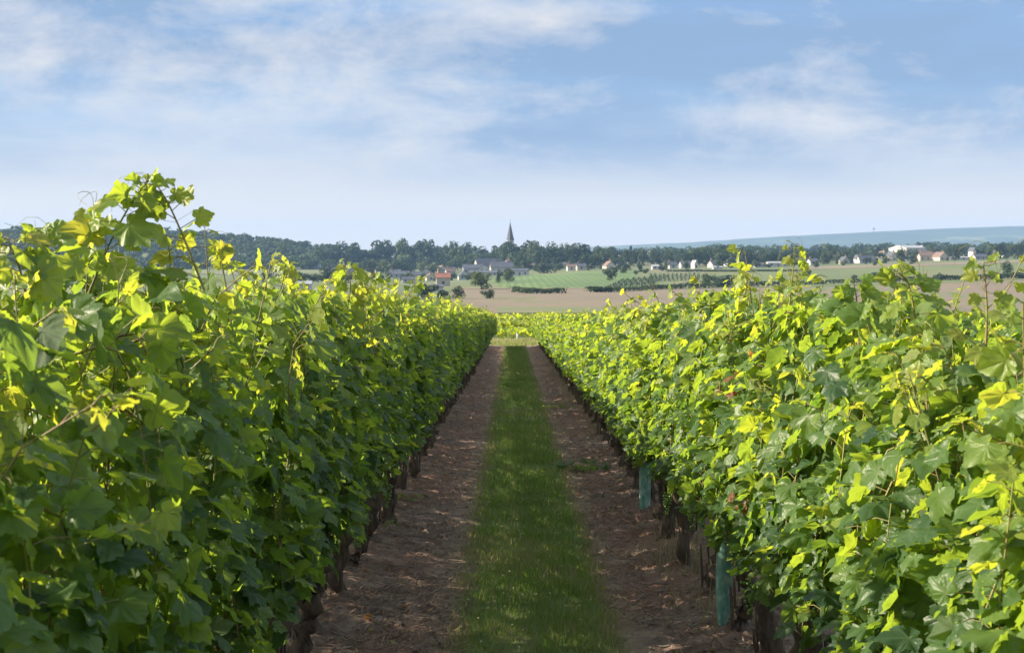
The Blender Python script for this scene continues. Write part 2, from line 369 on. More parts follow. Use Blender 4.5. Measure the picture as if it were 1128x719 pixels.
rng = np.random.default_rng(5)
def blades(X, Y, Z, h, wd, tone, lean=.5):
    n = len(X); a = rng.uniform(0, 2 * np.pi, n); ln = rng.normal(0, lean, (n, 2)) * h[:, None]
    sxv = np.stack([np.cos(a), np.sin(a), np.zeros(n)], -1) * wd[:, None] / 2
    b = np.stack([X, Y, Z], -1); mid = b + np.stack([ln[:, 0] * .35, ln[:, 1] * .35, h * .6], -1); tip = b + np.stack([ln[:, 0], ln[:, 1], h], -1)
    V = np.stack([b - sxv, b + sxv, mid - sxv * .75, mid + sxv * .75, tip], 1)
    T = np.array([[0, 1, 3], [0, 3, 2], [2, 3, 4]])[None] + (np.arange(n) * 5)[:, None, None]
    return V.reshape(-1, 3), T.reshape(-1, 3), np.repeat(tone, 5)
Vs, Ts, Cs, n0 = [], [], [], 0
for y0, y1, dens, wd in ((5.5, 9.5, 4600, .0035), (9.5, 14, 3200, .0045), (14, 22, 1900, .006), (22, 36, 800, .009), (36, 64, 400, .014)):
    n = int(dens * (y1 - y0) * 1.1)
    gy = rng.uniform(y0, y1, n); gx = XG + np.clip(rng.normal(0, .31, n), -.72, .72) * .9
    gx = np.where(rng.random(n) < .6, XG + rng.uniform(-.5, .5, n), gx)
    d = np.abs(gx - XG) + (fbm(gx * .6 + 7, gy * 1.6, 55) - .5) * .20; pat = fbm(gx * 3.2, gy * 3.2, 31); pat2 = fbm(gx * 1.1, gy * 1.1, 44)
    keep = rng.random(n) < np.clip(1.25 - np.maximum(d - .38, 0) * 5.2, .05, 1) * np.clip(pat * 2.5 - .30, .10, 1)
    gx, gy, d, pat, pat2 = gx[keep], gy[keep], d[keep], pat[keep], pat2[keep]; n = len(gx)
    tone = np.clip(.38 + (pat2 - .5) * .9 + rng.normal(0, .14, n) + np.maximum(d - .36, 0) * 3.2, 0, .8)
    dry = rng.random(n) < np.clip(.16 + np.maximum(pat2 - .45, 0) * 1.1 + np.maximum(d - .36, 0) * 3.8, 0, .85); tone[dry] = rng.uniform(.86, 1, dry.sum())
    hh = rng.uniform(.02, .066, n) * (.7 + pat) * (1 + .5 * (rng.random(n) < .06)) * np.clip(1.15 - np.maximum(d - .3, 0) * 1.2, .4, 1.2)
    V, T, c_ = blades(gx, gy, ground_z(gx, gy) + soil_h(gx, gy) - .006, hh, rng.uniform(.7, 1.3, n) * wd, tone)
    Vs.append(V); Ts.append(T + n0); Cs.append(c_); n0 += len(V)
V = np.concatenate(Vs); tag(link_mesh('grass', npmesh('grass', V, np.concatenate(Ts), M['grass'], {'tone': np.concatenate(Cs), 'vein': np.zeros(len(V))})), kind='stuff')
# straw, clippings and dry weeds on the soil
n = 60000; gy = 5 + 40 * rng.random(n) ** 1.6; side = rng.random(n) < .5
gx = np.where(side, rng.uniform(XL - .3, -.25, n), rng.uniform(.55, XR + .4, n))
keep = fbm(gx * 2, gy * 2, 77) > .42; gx, gy = gx[keep], gy[keep]; n = len(gx)
a = rng.uniform(0, 2 * np.pi, n); ln = rng.uniform(.03, .12, n); b0 = np.stack([gx, gy, ground_z(gx, gy) + soil_h(gx, gy) + .008], -1)
d3 = np.stack([np.cos(a), np.sin(a), rng.normal(0.08, .12, n)], -1) * ln[:, None]; wv_ = np.stack([-np.sin(a), np.cos(a), np.zeros(n)], -1) * rng.uniform(.0015, .004, n)[:, None]
V = np.stack([b0 - wv_, b0 + wv_, b0 + d3 + wv_, b0 + d3 - wv_], 1); Q = np.arange(n * 4).reshape(n, 4)
tag(link_mesh('straw', npmesh('straw', V, Q, M['straw'], {'tone': np.repeat(rng.uniform(0, 1, n), 4), 'vein': np.zeros(n * 4)}, sides=4)), kind='stuff')

# ------------------------------------------------------------------ vine leaves
HALF = [(.04, -.09), (.13, -.20), (.26, -.22), (.35, -.15), (.42, -.14), (.52, -.02), (.47, .05), (.50, .11), (.44, .20), (.53, .28), (.59, .41), (.53, .44), (.50, .53), (.37, .51), (.36, .60), (.31, .67), (.23, .77), (.14, .84), (.08, .94)]
TIPS = {5, 10, 15, 18}
def leaf_template(detail):
    if detail == 2: h = HALF
    elif detail == 1: h = [HALF[i] for i in (1, 3, 5, 7, 10, 13, 15, 17)]
    else: h = [HALF[i] for i in (2, 5, 10, 15)]
    right = [(x, y) for x, y in h]; outl = right + [(0, 1.0)] + [(-x, y) for x, y in right[::-1]] + [(0, -.02)]
    O = np.array(outl); n = len(O); cen = np.array([0, .08])
    r = O - cen; ang = np.arctan2(r[:, 0], r[:, 1])
    va = np.array([0, .95, -.95, 1.75, -1.75]) ; dmin = np.min(np.abs(ang[:, None] - va[None]), 1)
    lift = np.minimum(dmin, .45) / .45
    vein = np.where(dmin < .09, 1.0, 0.0)
    if detail == 2:
        P = np.vstack([cen[None], cen + r * .55, O]); zz = np.concatenate([[0], lift * .05, lift * .075])
        vv = np.concatenate([[1.], vein, vein * .7])
        T = [(0, 1 + (i + 1) % n, 1 + i) for i in range(n)]
        for i in range(n):
            j = (i + 1) % n; T += [(1 + i, 1 + j, 1 + n + j), (1 + i, 1 + n + j, 1 + n + i)]
    else:
        P = np.vstack([cen[None], O]); zz = np.concatenate([[0], lift * .06]); vv = np.zeros(n + 1)
        T = [(0, 1 + (i + 1) % n, 1 + i) for i in range(n)]
    # consistent: every face upward (+z)
    TT = []
    for a, b, c in T:
        cr = (P[b, 0] - P[a, 0]) * (P[c, 1] - P[a, 1]) - (P[b, 1] - P[a, 1]) * (P[c, 0] - P[a, 0])
        TT.append((a, b, c) if cr > 0 else (a, c, b))
    return P, zz, vv, np.array(TT)
TPL = {d: leaf_template(d) for d in (0, 1, 2)}
def unit(v): return v / (np.linalg.norm(v, axis=-1, keepdims=True) + 1e-9)
def leaves_mesh(rg, base, normal, tipdir, size, tone, detail):
    """base = where the stalk meets the blade; one bent, lobed blade per row"""
    P, zz, vv, T = TPL[detail]; n = len(base); k = len(P)
    nn = unit(normal); v = unit(tipdir - nn * np.sum(tipdir * nn, -1, keepdims=True)); u = np.cross(v, nn)
    wj = rg.uniform(.88, 1.15, (n, 1)); sk = rg.normal(0, .10, (n, 1))
    x = P[None, :, 0] * wj + sk * P[None, :, 1] * .5; y = np.repeat(P[None, :, 1], n, 0)
    if detail == 2: x = x * (1 + rg.normal(0, .035, (n, k))); y = y + rg.normal(0, .012, (n, k))
    cup = rg.normal(-.22, .28, (n, 1)); droop = rg.uniform(-.1, .55, (n, 1)); fold = rg.normal(.15, .28, (n, 1)); ph = rg.uniform(0, 6.28, (n, 1))
    z = zz[None] * rg.uniform(-.4, 1.5, (n, 1)) + cup * (x * x) - droop * y * y * .55 + fold * np.abs(x) * .6 + .04 * np.sin(ph + 7 * x + 5 * y) + .03 * np.sin(ph * 1.7 + 11 * y - 6 * np.abs(x)) + (rg.normal(0, .018, (n, k)) if detail == 2 else 0) 
    W = base[:, None] + size[:, None, None] * (x[..., None] * u[:, None] + y[..., None] * v[:, None] + z[..., None] * nn[:, None])
    TT = T[None] + (np.arange(n) * k)[:, None, None]
    return W.reshape(-1, 3), TT.reshape(-1, 3), np.repeat(tone, k), np.tile(vv, n)

def vine_variant(seed, detail, dense=1.0, tall=0.0):
    """leaf and cane meshes of one vine, row along +Y, foot at the origin"""
    rg = np.random.default_rng(seed); B, N_, D, S, TN = [], [], [], [], []; canes = []; pet = []
    def run(P, s0, tipyoung, step):
        seg = np.linalg.norm(np.diff(P, axis=0), axis=1); Ls = np.concatenate([[0], np.cumsum(seg)]); tot = Ls[-1]
        sv = np.append(np.arange(.05, tot - .03, step), [tot - .02, tot - .004]); side = 1 if rg.random() < .5 else -1
        for s in sv:
            q = np.array([np.interp(s, Ls, P[:, i]) for i in range(3)]); f = s / tot; side = -side
            ox = np.sign(q[0] + rg.normal(0, .10))
            pd = unit(np.array([ox * rg.uniform(.2, 1.2), side * rg.uniform(.3, 1.1), rg.uniform(-.1, .7)]))
            pl = rg.uniform(.05, .11) * (1 - .5 * f * tipyoung); b = q + pd * pl
            B.append(b); pet.append((q, b))
            N_.append(np.array([ox * rg.uniform(.0, .9), 0, rg.uniform(.2, 1.2)]) + rg.normal(0, .45, 3))
            D.append(np.array([ox * .45, 0, -.55]) + rg.normal(0, .55, 3) + pd * .6)
            S.append(s0 * rg.uniform(.68, 1.18) * (1 - .42 * tipyoung * f ** 3))
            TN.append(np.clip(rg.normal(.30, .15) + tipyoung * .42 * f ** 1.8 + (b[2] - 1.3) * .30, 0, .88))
    ns = int(22 * dense)
    for i in range(ns):
        u = -.55 + 1.1 * (i + rg.random()) / ns; x0 = rg.normal(0, .05); zt = rg.uniform(1.60, 1.92) + (tall * rg.random() if rg.random() < .3 else 0)
        s = np.linspace(0, 1, 9); xe = np.clip(rg.normal(0, .17), -.30, .30); bl = rg.normal(0, .09)
        P = np.stack([x0 + xe * s + bl * np.sin(np.pi * s), u + rg.normal(0, .12) * s + .03 * np.sin(6 * s + i), .62 + (zt - .62) * s], -1)
        if rg.random() < .35: P[-2:, 2] -= np.array([.02, .10]); P[-2:, 0] += np.sign(xe) * np.array([.04, .12])
        canes.append(P); run(P, .082, 1.0, .055 if detail else .08)
    for i in range(int(16 * dense)):        # laterals that hang out over the alley
        sg = 1 if i % 2 else -1; u = rg.uniform(-.55, .55); z0 = rg.uniform(.95, 1.75); s = np.linspace(0, 1, 7); ln = rg.uniform(.25, .55)
        P = np.stack([sg * (.12 + .20 * np.sqrt(s)), u + rg.normal(0, .15) * s, z0 + .08 * np.sin(3 * s) - ln * s * s], -1)
        P[:, 2] = np.maximum(P[:, 2], .77 + .1 * s[::-1]); canes.append(P); run(P, .080, .7, .052 if detail else .075)
    nf = int(430 * dense)                     # leaves of the inner and outer face
    z = .71 + 1.12 * rg.random(nf) ** .85; hw = (.18 + .15 * np.sin(np.clip((z - .5) / 1.4, 0, 1) * np.pi * .9)) * (1 - .5 * np.clip(z - 1.2, 0, 1)); sg = np.where(rg.random(nf) < .5, 1, -1)
    b = np.stack([sg * hw * rg.uniform(.55, 1.12, nf), rg.uniform(-.55, .55, nf), z], -1)
    B += list(b); N_ += list(np.stack([sg * rg.uniform(.2, 1.0, nf), np.zeros(nf), rg.uniform(.1, 1.1, nf)], -1) + rg.normal(0, .42, (nf, 3)))
    D += list(np.stack([sg * .3, np.zeros(nf), -.9 + 0 * z], -1) + rg.normal(0, .45, (nf, 3))); S += list(.083 * rg.uniform(.65, 1.25, nf))
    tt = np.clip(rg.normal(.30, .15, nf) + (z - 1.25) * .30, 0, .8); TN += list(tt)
    B, N_, D, S, TN = map(np.array, (B, N_, D, S, TN))
    odd = rg.random(len(TN)) < .005; TN[odd] = rg.uniform(.90, 1.0, odd.sum()); S[odd] *= .55
    if detail == 0: S = S * 1.25
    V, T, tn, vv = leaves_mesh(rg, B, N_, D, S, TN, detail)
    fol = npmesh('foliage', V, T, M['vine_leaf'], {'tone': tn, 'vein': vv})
    parts = [tube(P, np.linspace(.0038, .0016, len(P)), 4 if detail == 2 else 3, False) for P in canes]
    if detail == 2:
        parts += [tube(np.stack([a, (a + b_) / 2 + [0, 0, .008], b_]), .0016, 3, False) for a, b_ in pet]
        for k in range(9):                    # tendrils
            q = canes[rg.integers(ns)][-1 - rg.integers(2)]; s = np.linspace(0, 1, 9); ln = rg.uniform(.04, .09); a = rg.uniform(0, 6.28)
            parts.append(tube(q + np.stack([ln * s * np.cos(a + 3 * s * s), ln * s * np.sin(a + 3 * s * s), .08 * np.sin(2.5 * s) - .03 * s], -1), np.linspace(.0014, .0006, 9), 3, False))
    V, T = merge(parts); can = npmesh('canes', V, T, M['shoot'])
    return fol, can
def trunk_mesh(seed, n=12):
    rg = np.random.default_rng(seed); parts = []
    k = 12; s = np.linspace(0, 1, k); lean = rg.normal(0, .06, 2); w1 = rg.normal(0, .025, (k, 2)); w1[0] = 0
    P = np.stack([lean[0] * s + w1[:, 0], lean[1] * s + w1[:, 1], -.08 + .74 * s], -1)
    r = np.interp(s, [0, .12, .3, .7, .9, 1], [.075, .058, .048, .05, .062, .045]) * rg.uniform(.85, 1.2)
    V, T = tube(P, r, n); V = np.array(V)
    th = np.arctan2(V[:, 1], V[:, 0]); rad = 1 + .22 * np.sin(3 * th + V[:, 2] * 9 + seed) + .16 * (vnoise(th * 2.3 + 9, V[:, 2] * 26, seed) - .5) * 2
    ax = np.stack([np.interp(V[:, 2], P[:, 2], P[:, 0]), np.interp(V[:, 2], P[:, 2], P[:, 1])], -1); V[:, :2] = ax + (V[:, :2] - ax) * rad[:, None]
    parts.append((V, T)); top = P[-2]
    for sg in (-1, 1):
        q = np.linspace(0, 1, 6); A = np.stack([top[0] + rg.normal(0, .015, 6), top[1] + sg * .48 * q, top[2] + .05 * np.sin(q * 3) + rg.normal(0, .012, 6)], -1)
        parts.append(tube(A, np.linspace(.034, .016, 6), 7))
    # loose bark strips
    for i in range(5):
        a = rg.uniform(0, 6.28); z0 = rg.uniform(.05, .3); h = rg.uniform(.12, .3); q = np.linspace(0, 1, 4)
        rr = .062 + .012 * q; parts.append(tube(np.stack([lean[0] * z0 + np.cos(a) * rr, lean[1] * z0 + np.sin(a) * rr, z0 + h * q], -1), .007, 4))
    V, T = merge(parts); return npmesh('trunk', V, T, M['bark'])

HI = [vine_variant(100 + i, 2, 1.12, .22) for i in range(9)]
MD = [vine_variant(200 + i, 1, 1.05, .12) for i in range(6)]
LO = [vine_variant(300 + i, 0, .95, .05) for i in range(5)]
TR = [trunk_mesh(400 + i) for i in range(10)]
ORD = "first second third fourth fifth sixth seventh eighth ninth tenth eleventh twelfth thirteenth fourteenth fifteenth sixteenth seventeenth eighteenth nineteenth twentieth".split()
rnd = random.Random(9)
def vine(x, y, side, k, lod, label, group):
    h = np.interp(y, [2, 3, 4, 10, 26, 63], [.97, 1.04, 1.07, 1.04, .99, .80]) if side == 'left' else np.interp(y, [2, 3.5, 6, 9, 14, 33, 63], [.86, .97, 1.045, 1.0, .95, .87, .77])
    root = empty('grapevine', (x, y, gz(x, y) + .05), math.pi * rnd.randint(0, 1) + rnd.uniform(-.04, .04))
    root.scale = (rnd.uniform(.94, 1.06), rnd.uniform(.98, 1.08), float(h) * rnd.uniform(.965, 1.03))
    f, c = (HI, MD, LO)[lod][k % len((HI, MD, LO)[lod])]
    link_mesh('foliage', f, root); link_mesh('canes', c, root); link_mesh('trunk', TR[(k * 3 + (side == 'left')) % 10], root)
    tag(root, label, 'grapevine', group); return root
VINES = {'left': [], 'right': []}
LEFTL = {0: 'leafy grapevine filling the left edge of the picture, sunlit big leaves at top', 1: 'grapevine in the left row just right of the left-edge vine, leaves largest and softest',
         2: 'grapevine in left row whose tallest shoot stands up against the sky', 3: 'grapevine in left row right after the one with the tallest shoot'}
def vine_row(side, x):
    y = 2.05 if side == 'left' else 2.0; k = 0
    while y < 63.5:
        lod = 2 if y < 15 else 1 if y < 32 else 0          # index into detail
        n = k
        if side == 'left' and k < 3: lab = LEFTL[k]
        elif k < 16: lab = f"{ORD[k]} grapevine from the camera in the " + ('left row, shaded side facing the grass' if side == 'left' else 'right row, sunlit side facing the grass')
        elif y < 45: lab = f"grapevine in the middle stretch of the {side} row, {'dark trunk over bare soil' if side == 'left' else 'lit leaves hanging low'}"
        else: lab = f"tiny grapevine near the far end of the {side} row, by the gap to the valley"
        VINES[side].append(vine(x + rnd.uniform(-.03, .03), y, side, k + (5 if side == 'right' else 0), 2 - lod, lab, f"grapevines of the {'left' if side == 'left' else 'right'} row"))
        y += rnd.uniform(.92, 1.1); k += 1
vine_row('left', XL); vine_row('right', XR)
for side, x in (('left', XL - 2.36), ('right', XR + 2.36)):      # the next rows over, mostly hidden, they shade the soil
    y = 1.2
    while y < 63.5:
        vine(x + rnd.uniform(-.03, .03), y, side, rnd.randrange(30), 1 if y < 20 else 2, f"grapevine in the next row over, hidden behind the {side} row", f"grapevines of the next row beyond the {side} row")
        y += rnd.uniform(1.0, 1.2)

# --- tall shoots that break the top line; parts of the vine they grow from
def tall_shoot(vi, pts, nl, size, seed, young=.75, straight=False):
    nl = int(nl * 1.5)
    rg = np.random.default_rng(seed); root = vi; P0 = np.array(pts, float)
    s = np.linspace(0, 1, len(P0)); sf = np.linspace(0, 1, 14); P = np.stack([np.interp(sf, s, P0[:, i]) for i in range(3)], -1)
    for _ in range(3): P[1:-1] = (P[:-2] + P[1:-1] * 2 + P[2:]) / 4
    f = np.linspace(.08, .97, nl); q = np.stack([np.interp(f, sf, P[:, i]) for i in range(3)], -1)
    sg = np.where(np.arange(nl) % 2, 1, -1); pd = unit(np.stack([sg * rg.uniform(.5, 1.2, nl), rg.normal(0, .5, nl), rg.uniform(0, .7, nl)], -1))
    B = q + pd * rg.uniform(.04, .09, nl)[:, None] * (1 - .6 * f[:, None])
    Nn = np.stack([rg.normal(0, .5, nl), -rg.uniform(.1, .9, nl), rg.uniform(.2, .9, nl)], -1); Dd = pd + np.stack([np.zeros(nl), np.zeros(nl), -rg.uniform(.2, .9, nl)], -1)
    S = size * .92 * rg.uniform(.75, 1.15, nl) * (1 - .68 * f ** 2.5)
    V, T, tn, vv = leaves_mesh(rg, B, Nn, Dd, S, np.clip(rg.normal(young, .1, nl), .2, .9), 2)
    parts = [tube(P, np.linspace(.004, .0016, 14), 5)] + [tube(np.stack([a, (a + b) / 2, b]), .0014, 3, False) for a, b in zip(q, B)]
    for k in range(4):
        a0 = P[-2 - k]; a = rg.uniform(0, 6.28); u_ = np.linspace(0, 1, 10); ln = rg.uniform(.035, .085)
        parts.append(tube(a0 + np.stack([ln * u_ * np.cos(a + 3.5 * u_ ** 2), .3 * ln * u_ * np.sin(a), ln * u_ * np.sin(a + 3.5 * u_ ** 2)], -1), np.linspace(.0013, .0005, 10), 3, False))
    Vc, Tc = merge(parts)
    iw = np.array((root.matrix_basis.inverted()).transposed())[:3, :3]; ofs = np.array(root.matrix_basis.inverted())[:3, 3]
    so = link_mesh('tall_shoot', npmesh('tall_shoot', Vc @ iw + ofs, Tc, M['shoot']), root)
    lo = link_mesh('leaves', npmesh('leaves', V @ iw + ofs, T, M['vine_leaf'], {'tone': tn, 'vein': vv}), so)
def along(px, py, y): return ((px - CX) / F * y, y, EYE - (py - HOR) / F * y)
def nearest_vine(side, y): return min(VINES[side], key=lambda o: abs(o.location.y - y))
def sight_shoot(side, y, pts, nl, size, seed, young=.75):
    tall_shoot(nearest_vine(side, y), [along(a, b, y + d) for a, b, d in pts], nl, size, seed, young)
sight_shoot('left', 3.75, [(95, 330, 0), (120, 268, .02), (145, 222, .0), (165, 196, -.02)], 15, .105, 1, .72)
sight_shoot('left', 3.8, [(225, 320, 0), (205, 268, .0), (185, 222, .0), (170, 200, 0)], 9, .075, 2, .82)
sight_shoot('left', 4.2, [(90, 340, 0), (75, 300, 0), (60, 268, 0), (35, 255, 0)], 11, .10, 3, .7)
sight_shoot('left', 3.2, [(30, 330, 0), (20, 290, 0), (8, 262, 0)], 9, .09, 4, .7)
sight_shoot('left', 5.2, [(255, 360, 0), (250, 320, 0), (243, 285, 0), (247, 268, 0)], 6, .06, 5, .8)
sight_shoot('left', 6.2, [(300, 370, 0), (305, 335, 0), (313, 305, 0), (314, 290, 0)], 11, .08, 6, .85)
sight_shoot('left', 7.4, [(370, 390, 0), (382, 345, 0), (388, 310, 0), (378, 288, 0)], 17, .10, 7, .85)
sight_shoot('left', 7.6, [(400, 380, 0), (400, 340, 0), (404, 312, 0), (412, 300, 0)], 13, .09, 8, .82)
sight_shoot('left', 11., [(440, 360, 0), (445, 335, 0), (455, 312, 0), (466, 305, 0)], 10, .08, 9, .75)
sight_shoot('left', 5.6, [(215, 370, 0), (200, 335, 0), (190, 312, 0)], 11, .105, 10, .6)
sight_shoot('right', 6.1, [(868, 350, 0), (872, 315, 0), (875, 285, 0), (875, 268, 0)], 9, .06, 11, .8)
sight_shoot('right', 3.6, [(1085, 400, 0), (1088, 345, 0), (1085, 305, 0), (1083, 288, 0)], 7, .055, 12, .8)
sight_shoot('right', 4.2, [(1010, 360, 0), (1005, 330, 0), (1000, 308, 0), (990, 300, 0)], 9, .08, 13, .7)
sight_shoot('right', 4.9, [(940, 370, 0), (945, 335, 0), (940, 310, 0)], 10, .10, 14, .65)
sight_shoot('right', 9.0, [(782, 370, 0), (786, 345, 0), (790, 322, 0)], 9, .07, 16, .75)
# brown withered clusters of the right row
def dry_patch(side, y, spots, seed):
    vi = nearest_vine(side, y); rg = np.random.default_rng(seed); P = np.array([along(*s_) for s_ in spots]); n = len(P)
    V, T, tn, vv = leaves_mesh(rg, P, np.stack([-np.ones(n), -rg.uniform(0, .8, n), rg.normal(.2, .4, n)], -1), rg.normal(0, .6, (n, 3)) - [0, 0, .6], rg.uniform(.028, .045, n), rg.uniform(.965, 1, n), 2)
    iw = np.array((vi.matrix_basis.inverted()).transposed())[:3, :3]; ofs = np.array(vi.matrix_basis.inverted())[:3, 3]
    o_ = link_mesh('withered_leaves', npmesh('withered_leaves', V @ iw + ofs, T, M['vine_leaf'], {'tone': tn, 'vein': vv}), vi); o_['label'] = 'brown withered leaves among the green'
dry_patch('right', 6.3, [(812 + rnd.uniform(-14, 14), 410 + rnd.uniform(-4, 70), 6.0 + rnd.uniform(-.15, .1)) for _ in range(9)], 3)
dry_patch('right', 6.8, [(822 + rnd.uniform(-16, 16), 545 + rnd.uniform(-12, 22), 5.7 + rnd.uniform(-.15, .1)) for _ in range(6)], 4)

# --- grape clusters low on some right-hand vines
def icos():
    t_ = (1 + 5 ** .5) / 2
    V = np.array([(-1, t_, 0), (1, t_, 0), (-1, -t_, 0), (1, -t_, 0), (0, -1, t_), (0, 1, t_), (0, -1, -t_), (0, 1, -t_), (t_, 0, -1), (t_, 0, 1), (-t_, 0, -1), (-t_, 0, 1)], float); V /= np.linalg.norm(V[0])
    T = np.array([(0, 11, 5), (0, 5, 1), (0, 1, 7), (0, 7, 10), (0, 10, 11), (1, 5, 9), (5, 11, 4), (11, 10, 2), (10, 7, 6), (7, 1, 8), (3, 9, 4), (3, 4, 2), (3, 2, 6), (3, 6, 8), (3, 8, 9), (4, 9, 5), (2, 4, 11), (6, 2, 10), (8, 6, 7), (9, 8, 1)])
    return V, T
def subdiv(V, T):
    V = list(map(tuple, V)); cache = {}; out_ = []
    def mid(a, b):
        k = (min(a, b), max(a, b))
        if k not in cache:
            mm = np.array(V[a]) + np.array(V[b]); V.append(tuple(mm / np.linalg.norm(mm))); cache[k] = len(V) - 1
        return cache[k]
    for a, b, c in T:
        x, y, z = mid(a, b), mid(b, c), mid(c, a); out_ += [(a, x, z), (x, b, y), (z, y, c), (x, y, z)]
    return np.array(V), np.array(out_)
ICO = subdiv(*icos())
rg = np.random.default_rng(8); parts = []
for i in range(34):
    z = -rg.uniform(0, .13); r = .035 * (1 + z / .16); a = rg.uniform(0, 6.28); parts.append((ICO[0] * rg.uniform(.006, .0085) + [r * math.cos(a), r * math.sin(a), z], ICO[1]))
parts.append(tube([(0, 0, .06), (0.005, 0, .02), (0, 0, -.1)], .002, 4)); GR = npmesh('grape_cluster', *merge(parts), M['grape'])
for sd, yy in (('right', 7.6), ('right', 8.6), ('right', 11.), ('right', 5.6), ('left', 7.), ('left', 9.5)):
    vi = nearest_vine(sd, yy)
    for q in range(2):
        g_ = link_mesh('grape_cluster', GR, vi); wx = -.30 if sd == 'right' else .30
        g_.location = (wx * math.cos(vi.rotation_euler.z), rnd.uniform(-.4, .4), rnd.uniform(.66, .9))

# --- teal sleeves round young replacement vines
def sleeve(px, py, hgt, r, lean, label):
    Y = 1567 * 1.92 / (py - 335.); X = (px - CX) / F * Y; z = gz(X, Y) + float(soil_h(np.array([X]), np.array([Y]))[0])
    root = empty('young_vine', (X, Y, z)); tag(root, label, 'young vine', 'young vines in teal sleeves')
    th = np.linspace(0, 2 * np.pi, 24, endpoint=False); V = []; hs = np.linspace(-.02, hgt, 14)
    for h in hs:
        rr = r * (1 + .06 * np.sin(2 * th + h * 6) + .03 * np.sin(5 * th + h * 23)); V.append(np.stack([rr * np.cos(th) * .95 + lean * h, rr * np.sin(th), np.full(24, h) + .008 * np.sin(3 * th) * (h > .1)], -1))
    for h in hs[::-1]:
        rr = r * .955 * (1 + .06 * np.sin(2 * th + h * 6) + .03 * np.sin(5 * th + h * 23)); V.append(np.stack([rr * np.cos(th) * .95 + lean * h, rr * np.sin(th), np.full(24, h) + .008 * np.sin(3 * th) * (h > .1)], -1))
    n = len(V); V = np.concatenate(V); Q = [(i * 24 + j, i * 24 + (j + 1) % 24, (i + 1) * 24 + (j + 1) % 24, (i + 1) * 24 + j) for i in range(n - 1) for j in range(24)]
    link_mesh('sleeve', npmesh('sleeve', V, Q, M['tube'], sides=4), root)
    V, T = tube([(.01, .01, -.05), (.015, .01, hgt * .6), (.02, .01, hgt * 1.35)], .011, 6); link_mesh('stake', npmesh('stake', V, T, M['stake']), root)
    rg = np.random.default_rng(int(px)); q = np.stack([rg.normal(0, .05, 7), rg.normal(0, .05, 7), hgt * rg.uniform(.98, 1.35, 7)], -1)
    V, T, tn, vv = leaves_mesh(rg, q, rg.normal(0, .4, (7, 3)) + [-.3, -.4, .7], rg.normal(0, .6, (7, 3)) + [-.2, 0, -.2], rg.uniform(.06, .09, 7), rg.uniform(.4, .7, 7), 2)
    link_mesh('leaves', npmesh('leaves', V, T, M['vine_leaf'], {'tone': tn, 'vein': vv}), root)
sleeve(797, 702, .47, .046, .01, 'young vine in the nearer, taller teal sleeve on the soil by the right row')
sleeve(710, 569, .40, .052, .02, 'young vine in the farther, shorter teal sleeve half hidden under right row leaves')

# --- clods, stones, dead leaves, twigs
parts = []; rg = np.random.default_rng(15)
for i in range(6500):
    y = 5.2 + 30 * rg.random() ** 1.8; x = rg.uniform(XL - .5, -.32) if rg.random() < .5 else rg.uniform(.6, XR + .5)
    s = rg.uniform(.004, .015) * (1 + (rg.random() < .05)); Vv = icos()[0] * (1 + rg.normal(0, .22, (12, 1))) * [s, s, s * .65]
    parts.append((Vv + [x, y, gz(x, y) + float(soil_h(np.array([x]), np.array([y]))[0]) + s * .2], icos()[1]))
V, T = merge(parts); tag(link_mesh('clods', npmesh('clods', V, T, simple('clod earth', (.30, .22, .17), (.10, .07, .055), 9, .95), smooth=False)), kind='stuff')
n = 260; y = 5.2 + 32 * rg.random(n) ** 1.7; x = np.where(rg.random(n) < .5, rg.uniform(XL - .2, -.35, n), rg.uniform(.6, XR + .2, n))
B = np.stack([x, y, ground_z(x, y) + soil_h(x, y) + .012], -1)
V, T, tn, vv = leaves_mesh(rg, B, rg.normal(0, .3, (n, 3)) + [0, 0, 1], rg.normal(0, 1, (n, 3)), rg.uniform(.02, .05, n), np.where(rg.random(n) < .7, rg.uniform(.95, 1, n), rg.uniform(.9, .95, n)), 1)
tag(link_mesh('leaf_litter', npmesh('leaf_litter', V, T, M['vine_leaf'], {'tone': tn, 'vein': vv})), kind='stuff')
for k, (px, py, ln, a, lab) in enumerate(((755, 661, .34, 2.6, 'bent pale twig lying on the soil left of the nearer teal sleeve'), (805, 640, .26, 2.75, 'thin dark twig on the soil beside the nearer teal sleeve'), (715, 565, .3, .2, 'thin pruned twig lying on bare soil below the farther sleeve'))):
    Y = 1567 * 1.92 / (py - 335.); X = (px - CX) / F * Y; s = np.linspace(-.5, .5, 7)
    xs, ys = X + ln * s * math.cos(a), Y + ln * s * math.sin(a); P = np.stack([xs, ys, ground_z(xs, ys) + soil_h(xs, ys) + .012], -1); P[:, :2] += rg.normal(0, .006, (7, 2))
    tag(link_mesh('twig', npmesh('twig', *tube(P, np.linspace(.006, .003, 7), 5), M['stake'])), lab, 'twig')
parts = []
for i in range(420):
    y = 5.4 + 26 * rg.random() ** 1.6; x = rg.uniform(XL - .3, -.35) if rg.random() < .5 else rg.uniform(.6, XR + .3); a = rg.normal(0, .6) if rg.random() < .6 else rg.uniform(0, 3.14); q = np.linspace(-.5, .5, 4) * rg.uniform(.06, .26)
    xs, ys = x + q * math.cos(a), y + q * math.sin(a); P = np.stack([xs, ys, ground_z(xs, ys) + soil_h(xs, ys) + .008], -1); P[:, :2] += rg.normal(0, .004, (4, 2)); parts.append(tube(P, rg.uniform(.0022, .0048), 4, False))
V, T = merge(parts); tag(link_mesh('prunings', npmesh('prunings', V, T, M['stake'])), kind='stuff')
